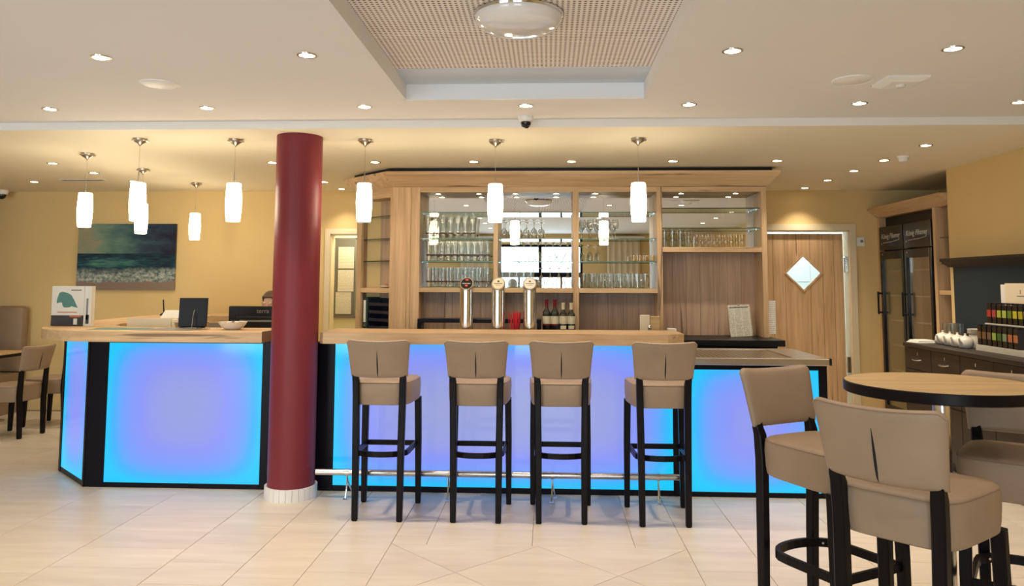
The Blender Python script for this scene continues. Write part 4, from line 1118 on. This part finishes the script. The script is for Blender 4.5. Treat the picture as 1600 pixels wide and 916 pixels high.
# ------------------------------------------------------------------ person behind the monitor
def person():
    px, py = -2.75, 7.62
    t = thing('person', 'person with short brown hair in dark clothes sitting behind the monitor', 'person', (px, py, -.045))
    V = [(0, 0, .60), (0, .01, .75), (0, .0, .90), (0, -.01, 1.05), (0, -.02, 1.14), (0, -.03, 1.21), (0, -.045, 1.29), (0, -.055, 1.38), (0, -.04, 1.43)]
    Rd = [(.16, .12), (.15, .11), (.155, .11), (.16, .105), (.09, .075), (.052, .055), (.068, .083), (.072, .088), (.045, .055)]
    Ed = [(i, i+1) for i in range(8)]
    for s in (-1, 1):
        k = len(V)
        V += [(s*.17, -.01, 1.09), (s*.235, -.06, .93), (s*.19, -.26, .84), (s*.14, -.40, .98), (s*.13, -.47, .985)]
        Rd += [(.062, .062), (.046, .046), (.040, .040), (.030, .028), (.038, .018)]
        Ed += [(3, k), (k, k+1), (k+1, k+2), (k+2, k+3), (k+3, k+4)]
        k = len(V)
        V += [(s*.10, -.10, .60), (s*.12, -.42, .60), (s*.12, -.46, .32), (s*.12, -.44, .09), (s*.125, -.56, .04)]
        Rd += [(.085, .085), (.065, .065), (.055, .055), (.04, .04), (.045, .03)]
        Ed += [(0, k), (k, k+1), (k+1, k+2), (k+2, k+3), (k+3, k+4)]
    me = bpy.data.meshes.new('body'); me.from_pydata(V, Ed, []); me.update()
    o = bpy.data.objects.new('body', me); col.objects.link(o)
    sk = o.modifiers.new('skin', 'SKIN'); sk.use_smooth_shade = True
    for i, v in enumerate(me.skin_vertices[0].data): v.radius = Rd[i]; v.use_root = (i == 0)
    ss = o.modifiers.new('sub', 'SUBSURF'); ss.levels = 2; ss.render_levels = 2
    bpy.context.view_layer.update()
    me2 = bpy.data.meshes.new_from_object(o.evaluated_get(bpy.context.evaluated_depsgraph_get()))
    bpy.data.objects.remove(o)
    me2.materials.clear(); me2.materials.append(M['cloth']); me2.materials.append(M['skin'])
    for p in me2.polygons:
        cz, cy, cx = p.center.z, p.center.y, p.center.x
        p.use_smooth = True
        p.material_index = 1 if (cz > 1.175 or (cy < -.34 and cz > .85)) else 0
    body = bpy.data.objects.new('body', me2); col.objects.link(body); body.parent = t
    # hair: cap over the skull
    hm = MB(); rings = []
    for j in range(9):
        ph = R(-8+98*j/8)
        ring = []
        for i in range(24):
            q = 2*PI*i/24
            rx, ry, rz = .083, .100, .098
            lift = .045 if math.sin(q) < -.2 and j < 3 else 0          # open forehead
            ring.append((rx*math.cos(ph)*math.cos(q), -.045+ry*math.cos(ph)*math.sin(q), 1.365+rz*math.sin(ph)+lift*(3-j)/3))
        rings.append(ring)
    obj('hair', hm.loft(rings), 'hair', t, True)
    for s in (-1, 1):
        obj('eye', MB().lathe([(.001, -.009), (.008, -.004), (.009, 0), (.008, .004), (.001, .009)], 10, (s*.030, -.138, 1.345)), 'white', t, True)
        obj('ear', MB().lathe([(.001, -.03), (.012, -.015), (.014, .01), (.001, .028)], 8, (s*.078, -.045, 1.335)), 'skin', t, True)
        for k in range(5):
            if k < 4: obj('finger', MB().tube([(s*.13+(k-1.5)*.017, -.48, .985), (s*.13+(k-1.5)*.019, -.525, .990), (s*.13+(k-1.5)*.02, -.55+abs(k-1.4)*.006, .975)], .008, 7), 'skin', t, True)
            else: obj('finger', MB().tube([(s*.13-s*.028, -.44, .985), (s*.13-s*.055, -.475, .985), (s*.13-s*.06, -.50, .978)], .009, 7), 'skin', t, True)
    obj('nose', MB().lathe([(.001, -.018), (.013, -.012), (.009, .004), (.001, .022)], 8, (0, -.145, 1.315)), 'skin', t, True)
    obj('mouth', B(-.020, .020, -.136, -.126, 1.275, 1.281, b=.002), 'pot', t)
person()
t = thing('desk_stool', 'black office stool under the person behind the monitor', 'stool', (-2.75, 7.64, 0))
obj('seat', MB().lathe([(.20, .37), (.22, .39), (.22, .42), (.17, .432), (.001, .432)], 28), 'black', t, True)
obj('post', MB().lathe([(.028, .05), (.028, .37)], 14), 'steel', t, True)
for i in range(5):
    q = 2*PI*i/5; obj('leg', MB().tube([(0, 0, .07), (.27*math.cos(q), .27*math.sin(q), .03)], .02, 8), 'black', t)
# ================================================================== PAINTING AND WALL THINGS
t = thing('seascape_picture', 'unframed stormy seascape picture with green breaking wave on the left wall', 'picture', (-5.545, 8.845, 1.404))
obj('print', B(0, 1.18, 0, .030, 0, .776), 'sea', t)
obj('hanger_rail', B(.1, 1.08, .030, .034, .60, .64), 'steel', t)
t = thing('wall_switch', 'small white thermostat switch on the wall beside the kitchen door', 'switch', (3.535, YB, 1.98))
obj('plate', B(-.045, .045, -.012, 0, -.05, .05, b=.004), 'white', t)
obj('dial', MB().lathe([(.016, 0), (.016, .008)], 14), 'grey', t, loc=(.01, -.012, .005)).rotation_euler = (R(90), 0, 0)

# ================================================================== RIGHT SIDE: FRIDGES, SIDEBOARD
XFc = 3.735
t = thing('fridge_cabinet', 'oak surround with slanted crown built around the two fridges', 'cabinet')
cr = MB(); ya, yb = 7.268, 8.87
cr.prism([(3.725, 2.245), (3.615, 2.335), (3.615, 2.352), (3.80, 2.352), (3.80, 2.245)], ya, yb, 'y')
obj('crown', cr, 'oak_y', t)
obj('upright', B(XFc-.01, 4.36, 7.575, 7.625, 0, 2.245, b=.002), 'oak_z', t)
obj('upright', B(XFc-.01, 4.36, 8.825, 8.868, 0, 2.245, b=.002), 'oak_z', t)
obj('top_board', B(3.80, 4.38, ya, yb, 2.25, 2.30), 'oak_y', t)
obj('header_board', B(3.80, 3.83, 7.625, 8.825, 2.142, 2.25), 'black', t)
obj('back_board', B(4.36, 4.38, ya, yb, 0, 2.25), 'oakdark_z', t)
obj('end_board', B(3.76, 4.36, 7.268, 7.285, 0, 2.245), 'oakdark_z', t)
obj('shelf', B(3.74, 4.36, 7.285, 7.575, 1.405, 1.445, b=.002), 'oak_y', t)
for z in (1.95, 1.70):
    g = obj('glass_shelf', B(3.77, 4.36, 7.287, 7.573, z-.004, z+.004), 'shelfglass', t)
    obj('shelf_edge', B(3.766, 3.77, 7.287, 7.573, z-.004, z+.004), 'darkedge', g)
obj('shelf', B(3.74, 4.36, 7.285, 7.575, .95, .99, b=.002), 'oak_y', t)
def fridge(yc, label):
    t = thing('drinks_fridge', label, 'fridge', (XFc-.02, yc, 0), R(-90), 'glass door drinks fridges')
    W = .287; H = 2.135; D = .58
    obj('cabinet_shell', MB().box(-W, -W+.03, .05, D, .02, H).box(W-.03, W, .05, D, .02, H).box(-W, W, .05, D, H-.03, H).box(-W, W, .05, D, .02, .10).box(-W, W, D-.02, D, .02, H), 'blackgloss', t)
    obj('inner_lining', MB().box(-W+.03, -W+.036, .06, D-.02, .10, 1.86).box(W-.036, W-.03, .06, D-.02, .10, 1.86).box(-W+.03, W-.03, D-.03, D-.02, .10, 1.86), 'fridgein', t)
    hd_ = obj('header_sign', B(-W, W, 0, .05, 1.875, H, b=.004), 'blackgloss', t)
    text('lettering', 'König Pilsener', .078, 'textwhite', hd_, (.0, -.002, 2.025), (R(90), R(0), 0), .0008, .25)
    obj('flourish', MB().tube([(-.19, -.0015, 1.955), (.05, -.0015, 1.962), (.20, -.0015, 1.975), (.205, -.0015, 2.0)], .003, 5), 'textwhite', hd_)
    obj('knob', MB().lathe([(.010, 0), (.010, .008)], 10), 'steel', hd_, loc=(-.21, 0, 1.945)).rotation_euler = (R(90), 0, 0)
    d = obj('door', MB().box(-W+.002, -W+.05, 0, .045, .11, 1.865, b=.003).box(W-.05, W-.002, 0, .045, .11, 1.865, b=.003).box(-W+.05, W-.05, 0, .045, 1.775, 1.865, b=.003).box(-W+.05, W-.05, 0, .045, .11, .19, b=.003), 'blackgloss', t)
    obj('pane', B(-W+.05, W-.05, .018, .026, .19, 1.775), 'fridgepane', d)
    obj('lock', MB().lathe([(.009, 0), (.009, .006)], 10), 'steel', d, loc=(-W+.08, 0, 1.83)).rotation_euler = (R(90), 0, 0)
    obj('handle', MB().box(-W+.016, -W+.034, -.05, -.032, 1.17, 1.42, b=.004).box(-W+.016, -W+.034, -.034, 0, 1.18, 1.20).box(-W+.016, -W+.034, -.034, 0, 1.39, 1.41), 'black', d)
    for k in range(6):
        z = .30+.27*k
        w_ = MB()
        for q in range(9): w_.box(-W+.04+.061*q, -W+.043+.061*q, .08, D-.04, z, z+.003)
        w_.box(-W+.036, W-.036, .08, .086, z-.006, z+.006).box(-W+.036, W-.036, D-.05, D-.044, z-.006, z+.006)
        obj('wire_shelf', w_, 'white', t)
    obj('kick_grille', B(-W, W, .01, .05, .02, .10), 'black', t)
    for sx in (-1, 1):
        for y in (.1, D-.06): obj('foot', MB().lathe([(.02, 0), (.02, .02)], 10, (sx*(W-.05), y, 0)), 'black', t)
fridge(8.525, 'black glass-door drinks fridge in the alcove, farther one beside the kitchen door wall')
fridge(7.935, 'black glass-door drinks fridge in the alcove, nearer one beside the open oak shelf')
for i, (y, z, dx_) in enumerate(((7.86, 1.653+.004, .3), (7.80, 1.653+.004, .34), (7.93, 1.113+.004, .3), (7.84, 1.113+.004, .32), (8.48, 1.113+.004, .3), (8.45, .843+.004, .3))):
    t = thing('bottle', ('pale bottle in the nearer fridge, %s' % ('upper shelf left', 'upper shelf right', 'lower shelf left', 'lower shelf right')[i]) if i < 4 else 'pale bottle in the farther fridge, %s' % ('upper', 'lower')[i-4], 'bottle', (XFc+dx_*.7, y, z), 0, 'bottles in the fridges')
    obj('body', MB().lathe([(.028, 0), (.03, .01), (.03, .12), (.013, .17), (.012, .21)], 14), 'porcelain', t, True)
    obj('cap', MB().lathe([(.014, .205), (.014, .222)], 12), 'capred', t)

# sideboard along the right wall
XS = 3.21; ZS = .985
t = thing('sideboard', 'dark wood sideboard with drawers along the right wall', 'sideboard')
obj('worktop', B(XS, XR-.003, 3.9, 7.195, ZS-.035, ZS, b=.003), 'wenge_y', t)
obj('carcass', B(XS+.035, XR-.004, 3.92, 7.185, .08, ZS-.035), 'wenge_y', t)
obj('plinth', B(XS+.07, XR-.01, 3.95, 7.16, 0, .08), 'black', t)
ye = [7.183, 6.72, 6.265, 5.81, 5.355, 4.90, 4.445, 3.99]
for a, b_ in zip(ye[1:], ye):
    for z0, z1 in ((.76, .945), (.52, .752), (.09, .512)):
        d = obj('drawer' if z0 > .2 else 'door', B(XS+.016, XS+.034, a+.004, b_-.004, z0, z1, b=.002), 'wenge_y', t)
        if z0 < .2: continue
        ym = (a+b_)/2; zm = z0+(z1-z0)*.48
        obj('handle', MB().tube([(XS+.016, ym-.055, zm), (XS-.008, ym-.05, zm-.004), (XS-.014, ym, zm-.006), (XS-.008, ym+.05, zm-.004), (XS+.016, ym+.055, zm)], .006, 8), 'steel', d, True)
        if z0 > .7: obj('keyhole_plate', B(XS+.013, XS+.016, ym-.006, ym+.006, zm+.035, zm+.062, b=.001), 'steel', d)
t = thing('splashback', 'dark slate wall panel with wooden ledge above the sideboard', 'wall panel')
obj('panel', B(XR-.022, XR-.002, 3.9, 7.165, ZS+.001, 1.69), 'splash', t)
obj('ledge', MB().prism([(XR-.002, 1.66), (XR-.03, 1.66), (XR-.105, 1.715), (XR-.105, 1.738), (XR-.002, 1.738)], 3.88, 7.235, 'y'), 'wenge_y', t)
# crockery
for i, (x, y) in enumerate(((3.44, 6.94), (3.43, 6.80), (3.42, 6.66), (3.41, 6.52))):
    t = thing('teapot', 'white china teapot on the sideboard, %s from the fridge end' % ordn[i], 'teapot', (x, y, ZS+.0005), R(215), 'white china teapots')
    obj('pot', MB().lathe([(.035, 0), (.05, .008), (.063, .035), (.060, .065), (.045, .085), (.038, .088)], 20), 'porcelain', t, True)
    ld = obj('lid', MB().lathe([(.04, .086), (.036, .094), (.012, .10), (.006, .108), (.010, .116), (.001, .120)], 18), 'porcelain', t, True)
    obj('spout', MB().tube([(.055, 0, .035), (.085, 0, .06), (.098, 0, .085)], .010, 8, [.014, .010, .007]), 'porcelain', t, True)
    obj('handle', MB().tube([(-.055, 0, .07), (-.09, 0, .075), (-.095, 0, .045), (-.058, 0, .025)], .006, 7), 'porcelain', t, True)
for i in range(6):
    x, y = 3.61-.066*(i % 2), 7.12-.072*(i//2)
    o = place_glass('beer', x, y, ZS, 'green tinted water glass on the sideboard, %s from the fridge end' % ordn[i], 'water glasses on the sideboard')
for i in range(5):
    t = thing('plate', 'white plate in the stack on the sideboard, %s' % ('lowest', 'second', 'third', 'fourth', 'topmost')[i], 'plate', (3.565, 6.60, ZS+.106+.008*i), 0, 'stacked white plates')
    obj('dish', MB().lathe([(.045, 0), (.05, .002), (.085, .010), (.087, .013), (.05, .006), (.001, .006)], 28), 'porcelain', t, True)
t = thing('plate_stand', 'low white serving tin under the plate stack on the sideboard', 'tin', (3.565, 6.60, ZS+.0005))
obj('tin_body', MB().lathe([(.07, 0), (.072, .003), (.072, .095), (.07, .098)], 24), 'porcelain', t, True)
obj('tin_lid', MB().lathe([(.074, .094), (.074, .1045), (.001, .105)], 24), 'porcelain', t, True)
t = thing('napkin_pile', 'folded white cloth napkins at the end of the sideboard', 'napkins', (3.32, 7.075, ZS), R(8))
for i in range(3): obj('napkin', B(-.08+.008*i, .08+.004*i, -.08+.01*i, .10-.01*i, .009*i, .009*i+.008, b=.003), 'paper', t)
# tea rack
t = thing('tea_rack', 'two-step steel rack for tea boxes on the sideboard', 'rack', (3.40, 0, ZS))
obj('lower_step', MB().box(0, .075, 5.0, 6.35, 0, .045, b=.002), 'alu', t)
obj('upper_step', MB().box(.078, .155, 5.0, 6.35, 0, .215, b=.002), 'alu', t)
obj('back_support', MB().box(.157, .165, 5.05, 6.25, 0, .52).box(.165, .22, 5.4, 5.44, 0, .40).box(.165, .22, 5.9, 5.94, 0, .40), 'white', t)
cols_hi = [(.42, .03, .03), (.40, .05, .05), (.42, .45, .05), (.42, .50, .10), (.12, .22, .02), (.50, .46, .03), (.46, .36, .02), (.50, .40, .02), (.42, .30, .05), (.35, .20, .05), (.42, .40, .05), (.3, .1, .1)]
cols_lo = [(.16, .09, .035), (.20, .10, .045), (.18, .10, .05), (.30, .42, .07), (.06, .15, .02), (.25, .30, .18), (.52, .16, .07), (.50, .18, .07), (.55, .06, .10), (.42, .30, .05), (.25, .30, .10), (.35, .20, .05)]
nm = ['red', 'red', 'lime', 'lime', 'green', 'yellow', 'yellow', 'amber', 'ochre', 'brown', 'yellow', 'maroon']
nl = ['brown', 'brown', 'brown', 'lime', 'green', 'sage', 'orange', 'orange', 'pink', 'ochre', 'olive', 'brown']
for r_, (cl, nn, dx_, z) in enumerate(((cols_lo, nl, .035, ZS+.045), (cols_hi, nm, .117, ZS+.215))):
    for i in range(8):
        y = 6.305-.068*i-(.0 if r_ else 0)
        b_ = thing('tea_box', 'tall black tea box with %s label, %s from the left on the %s step' % (nn[i], ordn[i], ('lower', 'upper')[r_]), 'tea box', (3.40+dx_, y, z+.001), 0, 'tea boxes on the rack')
        obj('box_body', B(-.028, .028, -.026, .026, 0, .150, b=.003), 'blackgloss', b_)
        obj('box_lid', B(-.024, .024, -.025, .025, .150, .162, b=.003), 'black', b_)
        key = 'tea_%d_%d' % (r_, i); M[key] = mat(key, cl[i], .5)
        obj('label', B(-.0292, -.028, -.025, .025, .050, .105), key, b_)
t = thing('tea_box_sign', 'cream two-leaf card sign standing behind the tea boxes', 'sign', (3.555, 5.95, ZS+.372))
t.location.z = ZS+.365
obj('card', B(-.004, .004, -.22, .19, 0, .165), 'cream', t)
obj('card', B(-.004, .004, -.66, -.224, 0, .165), 'cream', t)
obj('leaf_mark', B(-.0048, -.004, -.01, .0, .085, .115), 'greytext', t)
obj('name_mark', B(-.0048, -.004, -.05, .04, .065, .072), 'greytext', t)
t.location.x = 3.53
# coffee machine on the fridge cabinet's low shelf
t = thing('coffee_grinder', 'black small machine on the low oak shelf beside the fridge', 'machine', (3.95, 7.43, .991))
obj('body', B(-.10, .10, -.10, .10, 0, .16, b=.01), 'black', t)
obj('hopper', MB().lathe([(.05, .16), (.075, .30), (.07, .30), (.045, .165)], 18), 'glass', t, True)

# ================================================================== CEILING THINGS
def lamp_pendant(x, y, label):
    t = thing('pendant_lamp', label, 'pendant lamp', (x, y, ZC), 0, 'white glass pendant lamps')
    obj('canopy', MB().lathe([(.050, 0), (.050, -.010), (.044, -.022), (.018, -.040), (.010, -.046), (.004, -.056)], 24), 'nickel', t, True)
    for q in range(3):
        a = R(30+120*q); obj('canopy_petal', MB().prism([(-.028, .030), (.028, .030), (.016, .060), (-.016, .060)], -.020, -.012), 'nickel', t, rz=a)
    obj('cord', MB().tube([(0, 0, -.05), (0, 0, -.30)], .0018, 6), 'steel', t)
    obj('stem', MB().tube([(0, 0, -.25), (0, 0, -.335)], .0045, 8), 'nickel', t)
    obj('shade', MB().lathe([(.010, -.331), (.046, -.331), (.051, -.335), (.0575, -.44), (.0585, -.47), (.055, -.55), (.050, -.612), (.047, -.615), (.02, -.608), (.001, -.607)], 28), 'pendant', t, True)
lamp_pendant(-3.83, 6.18, 'white glass pendant lamp at far left, in front of the picture')
lamp_pendant(-3.035, 5.54, 'white glass pendant lamp overlapping another one, the nearer of the pair')
lamp_pendant(-3.82, 7.05, 'white glass pendant lamp overlapping another one, the farther of the pair')
lamp_pendant(-3.79, 8.09, 'white glass pendant lamp farthest back, right of the picture')
lamp_pendant(-2.33, 5.586, 'white glass pendant lamp just left of the burgundy column')
lamp_pendant(-1.357, 5.61, 'white glass pendant lamp just right of the burgundy column')
lamp_pendant(-.388, 5.66, 'white glass pendant lamp over the middle of the bar')
lamp_pendant(.661, 5.616, 'white glass pendant lamp over the right part of the bar')
GF, GB = 'downlights in the front ceiling', 'downlights in the lower ceiling'
pos_n = {4: ['far left', 'inner left', 'inner right', 'far right']}
for i, x in enumerate((-2.222, -1.182, .885, 1.915)): downlight(x, 3.657, ZF, 'downlight in the front ceiling, front row, %s' % ['far left', 'left of the recessed tray', 'right of the recessed tray', 'far right'][i], GF, SPOT_W)
for i, x in enumerate((-3.224, -2.185, -1.164, -.138, .881, 1.923, 2.884)): downlight(x, 4.775, ZF, 'downlight in the front ceiling, row near the step, %s from the left' % (ordn[i] if i else 'leftmost'), GF, SPOT_STEP, light_r=.014, angle=92)
for y in (2.54, 1.42, .30, -1.0):
    for i, x in enumerate((-3.22, -1.182, .885, 2.884)): downlight(x, y, ZF, 'downlight above the viewer, %s row back, %s from the left' % (ordn[int((2.6-y)/1.1)], ordn[i]), 'downlights behind the viewer', SPOT_W)
for i, x in enumerate((-4.465, -2.45, -1.527, -.65, .209, 1.088, 1.98, 2.885)): downlight(x, 6.69, ZC, 'downlight in the lower ceiling, long row above the bar, %s from the left' % (ordn[i] if i else 'leftmost'), GB, SPOT_LOW*(.5, .8, .45, 1, 1, 1, 1, 1.6)[i])
for x, y, lb in ((-4.45, 7.30, 'left, second from the front above the curved worktop'), (-5.50, 7.95, 'far left, above the bench'), (-4.40, 7.93, 'left, above the picture'), (-2.37, 8.02, 'right of the column, nearer one'), (-2.35, 8.63, 'right of the column, above the doorway'),
                 (2.89, 5.965, 'right line, nearest to the viewer'), (2.876, 7.32, 'right line, third from the viewer'), (2.868, 7.98, 'right line, fourth from the viewer'), (2.85, 8.63, 'right line, farthest above the kitchen door')):
    downlight(x, y, ZC, 'downlight in the lower ceiling, '+lb, GB, SPOT_LOW*(1 if y > 8.5 else 2.0) if x > 2 else SPOT_LOW*.8)
t = thing('ceiling_lamp', 'unlit round white glass ceiling lamp in the recessed tray', 'ceiling lamp', (-.132, 3.40, ZT))
obj('dome', MB().lathe([(.198, -.004), (.200, -.018), (.192, -.040), (.165, -.064), (.11, -.083), (.05, -.090), (.001, -.091)], 48), 'lampoff', t, True)
obj('rim', MB().lathe([(.203, 0), (.206, -.006), (.203, -.016), (.198, -.016)], 48, cap=False), 'chrome', t, True)
for x, y, lb in ((-2.191, 4.176, 'left'), (1.665, 4.215, 'right')):
    t = thing('ceiling_speaker', 'round white flush ceiling speaker on the %s side of the front ceiling' % lb, 'speaker', (x, y, ZF), 0, 'flush ceiling speakers')
    obj('grille', MB().lathe([(.098, -.004), (.09, -.008), (.001, -.009)], 36), 'white', t, True)
    obj('rim', MB().lathe([(.108, 0), (.107, -.006), (.099, -.008), (.097, -.003)], 36, cap=False), 'white', t, True)
t = thing('emergency_light', 'flat white square emergency light beside the right ceiling speaker', 'emergency light', (1.93, 4.235, ZF))
obj('housing', MB().loft([[(x, y, 0) for x, y in ((-.11, -.11), (.11, -.11), (.11, .11), (-.11, .11))], [(x, y, -.012) for x, y in ((-.11, -.11), (.11, -.11), (.11, .11), (-.11, .11))], [(x, y, -.028) for x, y in ((-.075, -.075), (.075, -.075), (.075, .075), (-.075, .075))]]), 'white', t)
obj('lens', MB().lathe([(.026, -.028), (.022, -.040), (.001, -.044)], 20), 'lampoff', t, True)
obj('gasket', B(-.112, .112, .108, .112, -.006, 0), 'grey', t)
for x, y, z, lb, sc in ((-.146, 5.09, ZF, 'dome security camera on the ceiling step above the bar', 1), (-6.40, 8.70, ZC, 'dome security camera at the far left beside the red column', 1.3)):
    t = thing('security_camera', lb, 'camera', (x, y, z)); t.scale = (sc, sc, sc)
    obj('mount', MB().lathe([(.050, 0), (.050, -.022), (.044, -.034), (.034, -.040)], 28), 'white', t, True)
    obj('dome', MB().lathe([(.034, -.038), (.034, -.052), (.028, -.068), (.014, -.080), (.001, -.083)], 24), 'blackgloss', t, True)
t = thing('smoke_detector', 'small white smoke detector on the lower ceiling at the right', 'detector', (2.955, 6.49, ZC))
obj('base', MB().lathe([(.05, 0), (.05, -.012), (.046, -.018)], 24), 'white', t, True)
obj('sensor', MB().lathe([(.036, -.018), (.036, -.034), (.028, -.045), (.001, -.047)], 20), 'white', t, True)
t = thing('ceiling_vent', 'narrow grey slot vent in the lower ceiling at the left', 'vent', (-4.87, 7.80, ZC))
obj('vent_frame', B(-.24, .24, -.04, .04, -.006, 0, b=.002), 'white', t)
for i in range(3): obj('slat', B(-.22, .22, -.028+.022*i, -.014+.022*i, -.010, -.006), 'grey', t)
